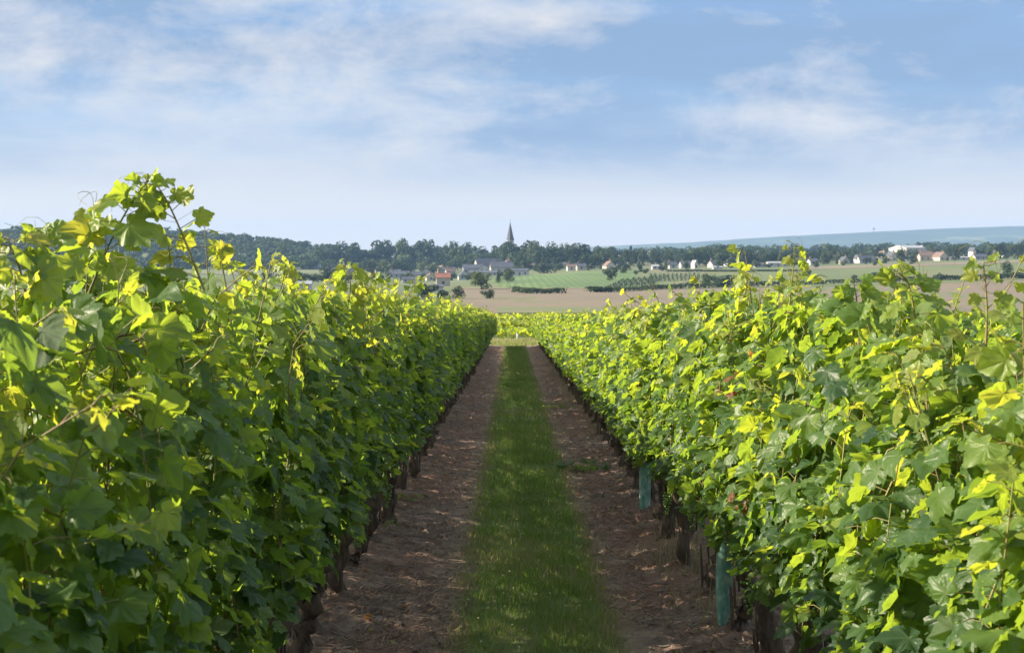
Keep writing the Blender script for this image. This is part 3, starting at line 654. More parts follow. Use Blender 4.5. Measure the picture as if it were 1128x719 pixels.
# weed sprawling on the soil at the right and low weeds with small flowers in the turf
def weed(px, py, r, n, seed, label, tone=.45, size=.07, hgt=.12):
    Y = 1567 * 1.92 / (py - 335.); X = (px - CX) / F * Y; rg = np.random.default_rng(seed); z = gz(X, Y) + float(soil_h(np.array([X]), np.array([Y]))[0])
    root = empty('weed', (X, Y, z)); tag(root, label, 'weed')
    a = rg.uniform(0, 6.28, n); rr = r * np.sqrt(rg.random(n)); B = np.stack([rr * np.cos(a) * 1.4, rr * np.sin(a), rg.uniform(.02, hgt, n)], -1)
    V, T, tn, vv = leaves_mesh(rg, B, rg.normal(0, .35, (n, 3)) + [0, -.2, 1], np.stack([np.cos(a), np.sin(a), -.2 + 0 * a], -1), size * rg.uniform(.6, 1.2, n), np.clip(rg.normal(tone, .12, n), 0, .85), 1)
    link_mesh('leaves', npmesh('leaves', V, T, M['vine_leaf'], {'tone': tn, 'vein': vv}), root)
    link_mesh('stems', npmesh('stems', *merge([tube([(0, 0, -.01), b * [.5, .5, .8], b], .002, 3, False) for b in B]), M['shoot']), root)
weed(640, 522, .20, 34, 1, 'broad-leaved weed sprawling on bare soil at the right edge of the grass', .35, .085)
weed(612, 452, .22, 26, 2, 'small sparse weed tuft on the soil further up by the right row', .6, .06)
weed(452, 560, .10, 14, 3, 'small green weed on the soil left of the grass', .5, .04, .06)
weed(420, 592, .10, 12, 4, 'lone low seedling weed on the soil close to the left trunks', .5, .035, .05)
parts = []; rg = np.random.default_rng(77)
for i in range(70):
    y = 6.5 + 9 * rg.random() ** 1.5; x = XG + rg.uniform(-.4, .4); h = rg.uniform(.06, .11); b = np.array([x, y, gz(x, y) + .03 + h])
    a = rg.uniform(0, 6.28)
    for q in range(5):
        c_, s_ = math.cos(a + q * 1.2566), math.sin(a + q * 1.2566); e = np.array([c_, s_, .25]) * rg.uniform(.005, .008); w_ = np.array([-s_, c_, 0]) * .003
        parts.append((np.array([b, b + e * .6 + w_, b + e, b + e * .6 - w_]), np.array([(0, 1, 2), (0, 2, 3)])))
V, T = merge(parts); tag(link_mesh('wildflowers', npmesh('wildflowers', V, T, M['flower'])), kind='stuff')
# dry tufts at the foot of the right row
n = 5000; y = 6 + 40 * rg.random(n) ** 1.6; x = XR + rg.normal(0, .16, n); k_ = fbm(x * .1, y * 1.3, 91) > .53; x, y = x[k_], y[k_]; n = len(x)
V, T, c_ = blades(x, y, ground_z(x, y) + soil_h(x, y) - .005, rng.uniform(.06, .26, n), rng.uniform(.002, .005, n), rng.uniform(.83, 1, n), .35)
tag(link_mesh('dry_grass', npmesh('dry_grass', V, T, M['grass'], {'tone': c_, 'vein': np.zeros(len(V))})), kind='stuff')
# headland grass
n = 26000; x = rng.uniform(-14, 14, n); y = rng.uniform(64, 74, n)
V, T, c_ = blades(x, y, ground_z(x, y) + .02, rng.uniform(.05, .22, n) * (.5 + fbm(x * .4, y * .4, 3)), rng.uniform(.014, .03, n), np.clip(.66 + (fbm(x * .25, y * .5, 8) - .45) * 1.6 + rng.normal(0, .15, n), 0, 1), .35)
tag(link_mesh('headland_grass', npmesh('headland_grass', V, T, M['grass'], {'tone': c_, 'vein': np.zeros(len(V))})), kind='stuff')
# the vineyard block below the headland: a mass of leaves in cross rows
rg = np.random.default_rng(41); BB, NN, DD, SS, TT_ = [], [], [], [], []
for r_ in range(13):
    yr = 74.6 + 2.2 * r_; n = 1500 if r_ < 2 else 2600
    x = rg.uniform(-30, 30, n); hh = (.55 if r_ < 2 else .85 if r_ < 4 else 1.05) + .30 * fbm(x * .9, np.full(n, r_ * 3.1), 5); z = .12 + (hh - .12) * np.sqrt(rg.random(n))
    yy = yr + rg.normal(0, .35, n); BB.append(np.stack([x, yy, ground_z(x, yy) + z], -1)); NN.append(rg.normal(0, .6, (n, 3)) + [0, -.4, .7]); DD.append(rg.normal(0, .5, (n, 3)) + [0, 0, -.6]); SS.append(rg.uniform(.15, .26, n)); TT_.append(np.clip(rg.normal(.74, .10, n) + .2 * (z - .6), 0, .88))
V, T, tn, vv = leaves_mesh(rg, *map(np.concatenate, (BB, NN, DD, SS, TT_)), 0)
tag(link_mesh('distant_vines', npmesh('distant_vines', V, T, M['vine_leaf'], {'tone': tn, 'vein': vv})), kind='stuff')
# white marker post at the end of the alley
Y = 73.2; X = (570 - CX) / F * Y; root = empty('marker_post', (X, Y, gz(X, Y))); tag(root, 'small white post standing in the gap at the far end of the grass alley', 'post')
th = 8; V, T = tube([(0, 0, -.1), (0, 0, .3), (0, 0, .42)], .045, 10); M['white'] = simple('white paint', (.78, .76, .72), (.6, .58, .54), 6, .6); link_mesh('post', npmesh('post', V, T, M['white']), root)
V, T = tube([(0, 0, .42), (0, 0, .47), (0, 0, .50)], [.055, .05, .015], 10); link_mesh('cap', npmesh('cap', V, T, M['stake']), root)

# ------------------------------------------------------------------ trees of the valley
def crown(seed, w_, h_, nleaf, leaf, base=.12, conical=False, lobes=9):
    rg = np.random.default_rng(seed); L_ = []
    for i in range(lobes):
        zc = rg.uniform(.16, .84); rad = (1 - ((zc - .48) / .62) ** 2) ** .5 * .34
        if conical: rad = .28 * (1 - zc)
        a = rg.uniform(0, 6.28); L_.append((rad * math.cos(a) * rg.uniform(.5, 1), rad * math.sin(a) * rg.uniform(.5, 1), zc, rg.uniform(.16, .27) * (1 - .45 * zc if conical else 1)))
    L_.append((0, 0, .5, .3 if not conical else .2)); L_ = np.array(L_); k = rg.integers(0, len(L_), nleaf)
    d = unit(rg.normal(0, 1, (nleaf, 3))); rr = rg.uniform(.72, 1.08, nleaf) ** .6
    P = L_[k, :3] + d * (L_[k, 3] * rr)[:, None] * [1, 1, .9]; P[:, 2] = np.clip(P[:, 2], base, 1.1)
    nrm = unit(d + rg.normal(0, .45, (nleaf, 3))); t_ = unit(np.cross(nrm, rg.normal(0, 1, (nleaf, 3)))); b_ = np.cross(nrm, t_)
    P = P * [w_, w_, h_]; s = leaf * rg.uniform(.6, 1.3, nleaf)
    V = np.stack([P + t_ * s[:, None], P + b_ * (s * .8)[:, None], P - t_ * s[:, None] * .8, P - b_ * (s * .9)[:, None]], 1)
    tn = np.clip(.5 + .25 * rg.normal(0, 1, len(L_))[k] + rg.normal(0, .15, nleaf), 0, 1)
    return V.reshape(-1, 3), np.arange(nleaf * 4).reshape(-1, 4), np.repeat(tn, 4)
def tree_proto(seed, nleaf, leaf, m_, conical=False, lobes=9, bush=False):
    V, Q, tn = crown(seed, 1., 1., nleaf, leaf, 0.0 if bush else .03, conical, lobes); tn = np.clip(tn + ((seed * 37) % 7 - 3) * .11, 0, 1)
    cm = npmesh('crown', V, Q, m_, {'tone': tn, 'vein': np.zeros(len(V))}, sides=4, smooth=False)
    rg = np.random.default_rng(seed); parts = [tube([(0, 0, -.03), (.01, 0, .2), (0, .01, .55)], [.035, .026, .012], 7)]
    for i in range(4): a = rg.uniform(0, 6.28); z = rg.uniform(.18, .4); parts.append(tube([(0, 0, z), (.12 * math.cos(a), .12 * math.sin(a), z + .15), (.22 * math.cos(a), .22 * math.sin(a), z + .3)], [.016, .011, .005], 5))
    return cm, npmesh('trunk', *merge(parts), M['trunk'])
ROUND = [tree_proto(500 + i, 750, .052, M['tree'], False, 8 + i % 4) for i in range(6)]
PALE = [tree_proto(520 + i, 700, .055, M['pale_tree'], False, 8) for i in range(2)]
CONE = [tree_proto(530 + i, 500, .045, M['tree'], True, 9) for i in range(2)]
BUSH = [tree_proto(540 + i, 800, .05, M['tree'], False, 10, True) for i in range(3)]
PBUSH = [tree_proto(550 + i, 800, .05, M['pale_tree'], False, 10, True) for i in range(2)]
def tree(kind, px, py, wpx, hpx, label, group=None, name='tree', k=0, dy=0):
    X, Y, z = place(px, py); s = Y / F
    root = empty(name, (X, Y, z - .2), rnd.uniform(0, 6.28)); root.scale = (wpx * s, wpx * s, hpx * s)
    c_, t_ = kind[k % len(kind)]; link_mesh('crown', c_, root); link_mesh('trunk', t_, root)
    tag(root, label, 'bush' if name == 'bush' else 'tree', group); return root
# single trees and bushes that stand out
for a in [
    (BUSH, 797, 316, 26, 17, 'big dark round bush at the hedge between stubble and pasture, right of centre', None, 'bush', 0),
    (PBUSH, 781, 316, 20, 16, 'paler green half of the big hedge bush right of centre', None, 'bush', 0),  # sunlit left side of the bush, put in as paler foliage
    (BUSH, 672, 309, 17, 17, 'round bush standing alone in the green vineyard slope', None, 'bush', 1),
    (PBUSH, 530, 319, 30, 20, 'pale olive bush below the long white buildings', None, 'bush', 1),
    (CONE, 549, 313, 10, 17, 'narrow dark conifer in front of the long white building', None, 'tree', 0),
    (BUSH, 560, 311, 16, 16, 'dark bush right of the narrow conifer by the white building', None, 'bush', 2),
    (BUSH, 602, 301, 22, 15, 'dark wide bush at the top of the green slope below the steeple', None, 'bush', 0),
    (BUSH, 537, 331, 17, 12, 'dark round bush on the left edge of the stubble field', None, 'bush', 1),
    (BUSH, 505, 335, 17, 15, 'dark bush above the left row end, right one of two', None, 'bush', 2),
    (BUSH, 488, 334, 15, 13, 'dark bush above the left row end, left one of two', None, 'bush', 0),
    (BUSH, 470, 331, 26, 20, 'dense dark bush left below the red roofed house', None, 'bush', 1),
    (BUSH, 1110, 306, 15, 19, 'dark round tree at the far right field hedge', None, 'bush', 2),
    (BUSH, 1124, 307, 16, 10, 'low bush right of the round tree at the far right hedge', None, 'bush', 0),
    (BUSH, 1068, 309, 20, 8, 'low dark bush in the right hand field hedge', None, 'bush', 1),
    (BUSH, 1036, 309, 9, 9, 'small round bush at the left start of the right field hedge', None, 'bush', 2),
    (BUSH, 966, 309, 17, 12, 'dark bush seen just over the right row near the middle', None, 'bush', 0),
    (BUSH, 890, 305, 13, 9, 'dark bush right of the tallest right row shoot', None, 'bush', 1),
    (BUSH, 941, 308, 9, 6, 'small dark bush on the pasture behind the right row', None, 'bush', 2),
    (BUSH, 711, 301, 9, 7, 'left small round bush beside the young orchard rows', None, 'bush', 0),
    (BUSH, 701, 302, 7, 5, 'tiny bush between two others above the orchard rows', None, 'bush', 1),
    (BUSH, 687, 301, 10, 7, 'low bush on the green slope above the orchard', None, 'bush', 2),
    (PBUSH, 845, 291, 9, 9, 'small pale green tree in front of the far village roofs', None, 'bush', 0),
    (PBUSH, 907, 291, 9, 14, 'pale yellowish tree at the edge of the far village', None, 'bush', 1),
    (CONE, 695, 292, 11, 23, 'tall broad conifer above the gabled houses', None, 'tree', 1),
    (ROUND, 655, 296, 20, 18, 'round tree left of the cream gabled house', None, 'tree', 2),
    (CONE, 460, 286, 3, 18, 'thin pointed cypress on the skyline left of the steeple', None, 'tree', 0),
    (PALE, 447, 297, 26, 22, 'pale green rounded tree among dark ones above the roofs', None, 'tree', 0),
    (PALE, 468, 297, 22, 20, 'second pale green tree right of the first above the roofs', None, 'tree', 1),
]: tree(*a)
# belts of village trees: individuals, many alike
def belt(px0, px1, n, base, top, wd, label, group, kinds=(ROUND,), seed=0):
    rg = random.Random(seed)
    for i in range(n):
        f = (i + rg.uniform(.1, .9)) / n; px = px0 + (px1 - px0) * f
        b = base[0] + (base[1] - base[0]) * f + rg.uniform(-2, 2); tp = top(px) if callable(top) else top
        tree(kinds[rg.randrange(len(kinds))], px, b, wd * rg.uniform(.75, 1.3), max(b - tp + (rg.uniform(-6.5, 3.5) if base[0] > 286 and wd > 14 else rg.uniform(-3, 3)), 6), label, group, 'tree', rg.randrange(6))
sky_l = lambda px: np.interp(px, [340, 368, 380, 400, 420, 437, 450, 470, 480, 528, 534, 545, 556, 600, 640, 680, 720, 760], [272, 266, 266, 272, 268, 262, 266, 263, 267, 265, 277, 272, 268, 268, 271, 274, 275, 272])
belt(355, 530, 24, (294, 296), sky_l, 25, 'dark broadleaf tree on the ridge left of the steeple', 'ridge trees left of the steeple', seed=1)
belt(536, 575, 7, (295, 295), lambda p: sky_l(p) + 1.5, 21, 'dark rounded tree close under the steeple', 'trees at the foot of the steeple', seed=2)
belt(568, 662, 14, (296, 293), sky_l, 23, 'dark broadleaf tree on the skyline right of the steeple', 'skyline trees right of the steeple', seed=3)
belt(566, 700, 14, (296.5, 294), lambda p: 281 + 3 * math.sin(p), 15, 'lower dark tree above the green slope right of the steeple', 'lower trees above the green slope', seed=4)
belt(655, 765, 20, (294, 291), 273.5, 15, 'dark tree among the gabled houses right of centre', 'trees among the gabled houses', (ROUND, ROUND, CONE), seed=5)
belt(752, 825, 13, (293, 291), lambda p: 270 + abs(p - 795) * .06, 20, 'tall dark tree in the clump behind the far village, below the blue hill', 'clump of tall trees below the blue hill', seed=6)
belt(800, 945, 30, (292.5, 288.5), 275.5, 13, 'dark tree between roofs of the far village', 'trees of the far village', (ROUND, ROUND, ROUND, PALE), seed=7)
belt(940, 1135, 32, (288, 283), lambda p: np.interp(p, [945, 1000, 1060, 1128], [276, 273, 271, 267]), 12, 'dark tree around the pale halls and houses at far right', 'trees round the far right halls', seed=8)
belt(395, 482, 11, (302, 302), 288, 18, 'dark tree between the low roofs left of the red roof', 'trees between the left village roofs', (ROUND, ROUND, PALE), seed=9)
belt(290, 405, 14, (314, 308), 297, 16, 'dark tree by the pale roofs seen over the left row', 'trees by the pale roofs on the left', (ROUND, PALE), seed=10)
belt(482, 548, 11, (297.5, 297), 282, 15, 'dark tree behind the red roof and white buildings', 'trees behind the red roof', seed=11)
belt(395, 560, 12, (311, 306), lambda p: 300 + 2 * math.sin(p * 3), 10, 'low round tree in a garden among the nearest village roofs', 'garden trees of the village', (ROUND, PALE, BUSH), seed=21)
belt(575, 745, 12, (299, 297.5), lambda p: 290 + 2 * math.sin(p * 3), 9, 'low dark garden tree along the upper edge of the green slope', 'garden trees above the green slope', (ROUND, BUSH), seed=22)
belt(745, 1010, 20, (296, 291), lambda p: 284.5 + 2 * math.sin(p * 3) - max(p - 900, 0) * .03, 9, 'low dark garden tree at the near edge of the far village', 'garden trees along the pasture', (ROUND, BUSH, ROUND, PALE), seed=23)
# hedges
def hedge(pts, hm, label, seed):
    rg = np.random.default_rng(seed); P = np.array([place(*p_) for p_ in pts]); n = int(np.linalg.norm(np.diff(P[:, :2], axis=0), axis=1).sum() * 26)
    s = np.sort(rg.random(n)); u_ = np.linspace(0, 1, len(P)); x = np.interp(s, u_, P[:, 0]) + rg.normal(0, .9, n); y = np.interp(s, u_, P[:, 1]) + rg.normal(0, .9, n)
    top = hm * (.55 + .9 * fbm(x * .09, y * .09, seed)); z = ground_z(x, y) + top * np.sqrt(rg.random(n))
    C = np.stack([x, y, z], -1); nr = unit(rg.normal(0, 1, (n, 3)) + [0, 0, .5]); t_ = unit(np.cross(nr, rg.normal(0, 1, (n, 3)))); b_ = np.cross(nr, t_); q = rg.uniform(.22, .5, n)[:, None]
    V = np.stack([C + t_ * q, C + b_ * q, C - t_ * q, C - b_ * q], 1)
    o_ = link_mesh('hedge', npmesh('hedge', V, np.arange(n * 4).reshape(-1, 4), M['tree'], {'tone': np.repeat(np.clip(rg.normal(.4, .2, n), 0, 1), 4), 'vein': np.zeros(n * 4)}, sides=4, smooth=False)); tag(o_, label, 'hedge')
hedge([(566, 322), (585, 323.5), (620, 323)], 1.9, 'short dark hedge between stubble and green slope below the steeple', 1)
hedge([(650, 322), (672, 322), (722, 319)], 1.6, 'dark hedge below the young orchard rows', 2)
hedge([(722, 319), (790, 316.5), (850, 315)], 2.0, 'long dark hedge passing the big round bush', 3)
hedge([(850, 315), (960, 311), (1030, 309.5)], 1.6, 'hedge running on behind the shoots of the right row', 4)
hedge([(1030, 309), (1070, 308.5), (1128, 307), (1250, 305)], 2.2, 'dark field hedge at the far right above the pinkish field', 5)
hedge([(735, 299.5), (800, 299.5), (880, 299)], 1.0, 'thin dark line of hedge across the pasture right of centre', 6)
# wood on the left hill, woods behind the right village: masses
def wood(name, spots, seed, leaf=1.3, nq=150):
    rg = np.random.default_rng(seed); Vs, Tn = [], []; protos = [crown(900 + seed * 10 + i, 1, 1, nq, .10, .1, False, 7) for i in range(5)]
    for (x, y, z, wd, ht) in spots:
        V, Q, tn = protos[rg.integers(5)]; a = rg.uniform(0, 6.28); c_, s_ = math.cos(a), math.sin(a)
        W = np.stack([(V[:, 0] * c_ - V[:, 1] * s_) * wd + x, (V[:, 0] * s_ + V[:, 1] * c_) * wd + y, V[:, 2] * ht + z - .5], -1); Vs.append(W); Tn.append(np.clip(tn + rg.normal(0, .18), 0, 1))
    V = np.concatenate(Vs); tag(link_mesh(name, npmesh(name, V, np.arange(len(V)).reshape(-1, 4), M['tree'], {'tone': np.concatenate(Tn), 'vein': np.zeros(len(V))}, sides=4, smooth=False)), kind='stuff')
rg = np.random.default_rng(3); sp = []
for i in range(1500):
    y = rg.uniform(1290, 1900); px = rg.uniform(-260, 372); x = (px - CX) / F * y
    if px > 340 and y > 1700: continue
    sp.append((x, y, gz(x, y), rg.uniform(10, 17), rg.uniform(8, 13)))
wood('wood', sp, 1)
sp = []
for i in range(800):
    px = rg.uniform(560, 1400); y = rg.uniform(1350, 3200); x = (px - CX) / F * y; sp.append((x, y, gz(x, y), rg.uniform(13, 24), rg.uniform(9, 15)))
wood('far_woods', sp, 2)

# --- young orchard rows with pale stakes
STK = npmesh('stake', *box(0, 0, .60, .15, .15, 1.3), M['white'], smooth=False)
def orchard_row(p0, p1, n, label, grp, tall=1.3, stake=True):
    A, B = np.array(place(*p0)), np.array(place(*p1)); root = empty('young_vine_row', tuple(A)); tag(root, label, 'vine row', grp)
    rg = np.random.default_rng(int(A[0] * 10) % 999); s = np.linspace(0, 1, n); P = A[None] * (1 - s)[:, None] + B[None] * s[:, None]; P[:, 2] = ground_z(P[:, 0], P[:, 1])
    m_ = 26 * n; k = rg.integers(0, n, m_); C = P[k] - A + np.stack([rg.normal(0, .35, m_), rg.normal(0, .6, m_), tall * rg.uniform(.15, 1, m_)], -1)
    nr = unit(rg.normal(0, 1, (m_, 3))); t_ = unit(np.cross(nr, rg.normal(0, 1, (m_, 3)))); b_ = np.cross(nr, t_); q = rg.uniform(.15, .3, m_)[:, None]
    V = np.stack([C + t_ * q, C + b_ * q, C - t_ * q, C - b_ * q], 1)
    link_mesh('foliage', npmesh('foliage', V, np.arange(m_ * 4).reshape(-1, 4), M['tree'], {'tone': np.repeat(np.clip(rg.normal(.45, .2, m_), 0, 1), 4), 'vein': np.zeros(m_ * 4)}, sides=4, smooth=False), root)
    for i in range(0, n, 3):
        so = link_mesh('stake', STK, root); so.location = P[i] - A + [.15, -.5, 0]; so.scale = (1, 1, tall)
for i in range(9):
    orchard_row((668 + i * 6.2, 318.5 - i * .55), (686 + i * 6.0, 309.5 - i * .5), 12, f"{ORD[i]} slanting young vine row from the left below the round bush", 'slanting young vine rows')
for i in range(12):
    orchard_row((720 + i * 4.4, 310.5 - i * .1), (717 + i * 4.8, 304.5), 7, f"{ORD[i]} short row of pale staked vines from the left, left of the big bush", 'staked young vine rows', 1.9)

# ------------------------------------------------------------------ village
WALL = {'white': simple('white render', (.56, .55, .52), (.44, .43, .41), .4, .8), 'cream': simple('cream render', (.62, .54, .42), (.5, .44, .35), .4, .8), 'grey': simple('grey render', (.42, .41, .40), (.33, .32, .31), .4, .8), 'stone': simple('pale tufa stone', (.48, .43, .36), (.38, .34, .28), .5, .85)}
ROOF = {'slate': simple('slate', (.085, .09, .11), (.06, .065, .08), .8, .5), 'pale': simple('pale sheet roof', (.36, .37, .38), (.28, .29, .30), .3, .5), 'red': simple('red roof tile', (.30, .125, .085), (.22, .095, .065), .8, .8), 'brown': simple('brown tile', (.20, .13, .10), (.15, .10, .08), .8, .8)}
M['pane'] = simple('dark window', (.03, .035, .045), (.02, .02, .025), 1, .15); M['brick'] = simple('chimney brick', (.35, .22, .16), (.25, .16, .12), 2, .9)
def house(px, py, wpx, hpx, rpx, wall, roof, gable, label, rz=0., chim=1, dep=None, name='house', grp='houses of the village', cw=None):
    """gable: True shows the gable end to the valley, False the long side"""
    X, Y, z = place(px, py); s = Y / F; wd, h, rh = wpx * s, hpx * s, rpx * s; dp = dep or max(7., wd * (1.3 if gable else .7))
    root = empty(name, (X, Y, z), rz); tag(root, label, 'house' if name == 'house' else name.replace('_', ' '), grp)
    a, b = (wd / 2, dp / 2)
    if gable: prof = [(-a, -.6), (a, -.6), (a, h), (0, h + rh), (-a, h)]; ax = 'y'
    else: prof = [(-b, -.6), (b, -.6), (b, h), (0, h + rh), (-b, h)]; ax = 'x'
    e = b if gable else a; V = [((p_[0], q * e, p_[1]) if gable else (q * e, p_[0], p_[1])) for q in (-1, 1) for p_ in prof]
    T = [(0, 1, 2), (0, 2, 4), (4, 2, 3), (5, 7, 6), (5, 9, 7), (9, 8, 7)]
    for i in range(5): j = (i + 1) % 5; T += [(i, 5 + i, 5 + j), (i, 5 + j, j)]
    link_mesh('wall', npmesh('wall', V, T, WALL[wall], smooth=False), root)
    hw = a if gable else b; ov = .35; parts = []
    for sg in (-1, 1):
        ln = math.hypot(hw, rh); ux, uz = sg * hw / ln, -rh / ln
        q0 = (0, h + rh + .08); q1 = (sg * hw + ux * ov, h + uz * ov + .08); th_ = .22
        pr = [q0, q1, (q1[0], q1[1] + th_), (0, q0[1] + th_)]; E = e + ov
        V = [((p_[0], q * E, p_[1]) if gable else (q * E, p_[0], p_[1])) for q in (-1, 1) for p_ in pr]
        Tt = [(0, 1, 2), (0, 2, 3), (4, 6, 5), (4, 7, 6)]
        for i in range(4): j = (i + 1) % 4; Tt += [(i, 4 + i, 4 + j), (i, 4 + j, j)]
        parts.append((V, Tt))
    ro = link_mesh('roof', npmesh('roof', *merge(parts), ROOF[roof], smooth=False), root)
    for c_ in range(chim):
        cxx = (-.6 if c_ == 0 else .6) * (e if not gable else a * .5); ch = box(cxx if not gable else 0, 0 if not gable else (-.6 + 1.2 * c_) * e, h + rh + .5, .8, .6, 2.2)
        link_mesh('chimney', npmesh('chimney', *ch, WALL[cw] if cw else M['brick'], smooth=False), ro)
    nw = max(1, int(wd / 3.4)); zf = [1.5] if h < 4.6 else [1.5, 4.3]
    for zz in zf:
        for i in range(min(nw, 7)):
            x = (i + .5) / min(nw, 7) * wd - wd / 2
            if zz == 1.5 and i == nw // 2 and nw > 1: link_mesh('door', npmesh('door', *box(x, -(e if gable else b) - .03, 1.05, 1.0, .1, 2.1), ROOF['brown'], smooth=False), root)
            else: link_mesh('window', npmesh('window', *box(x, -(e if gable else b) - .03, zz, 1.0, .1, 1.35), M['pane'], smooth=False), root)
    return root
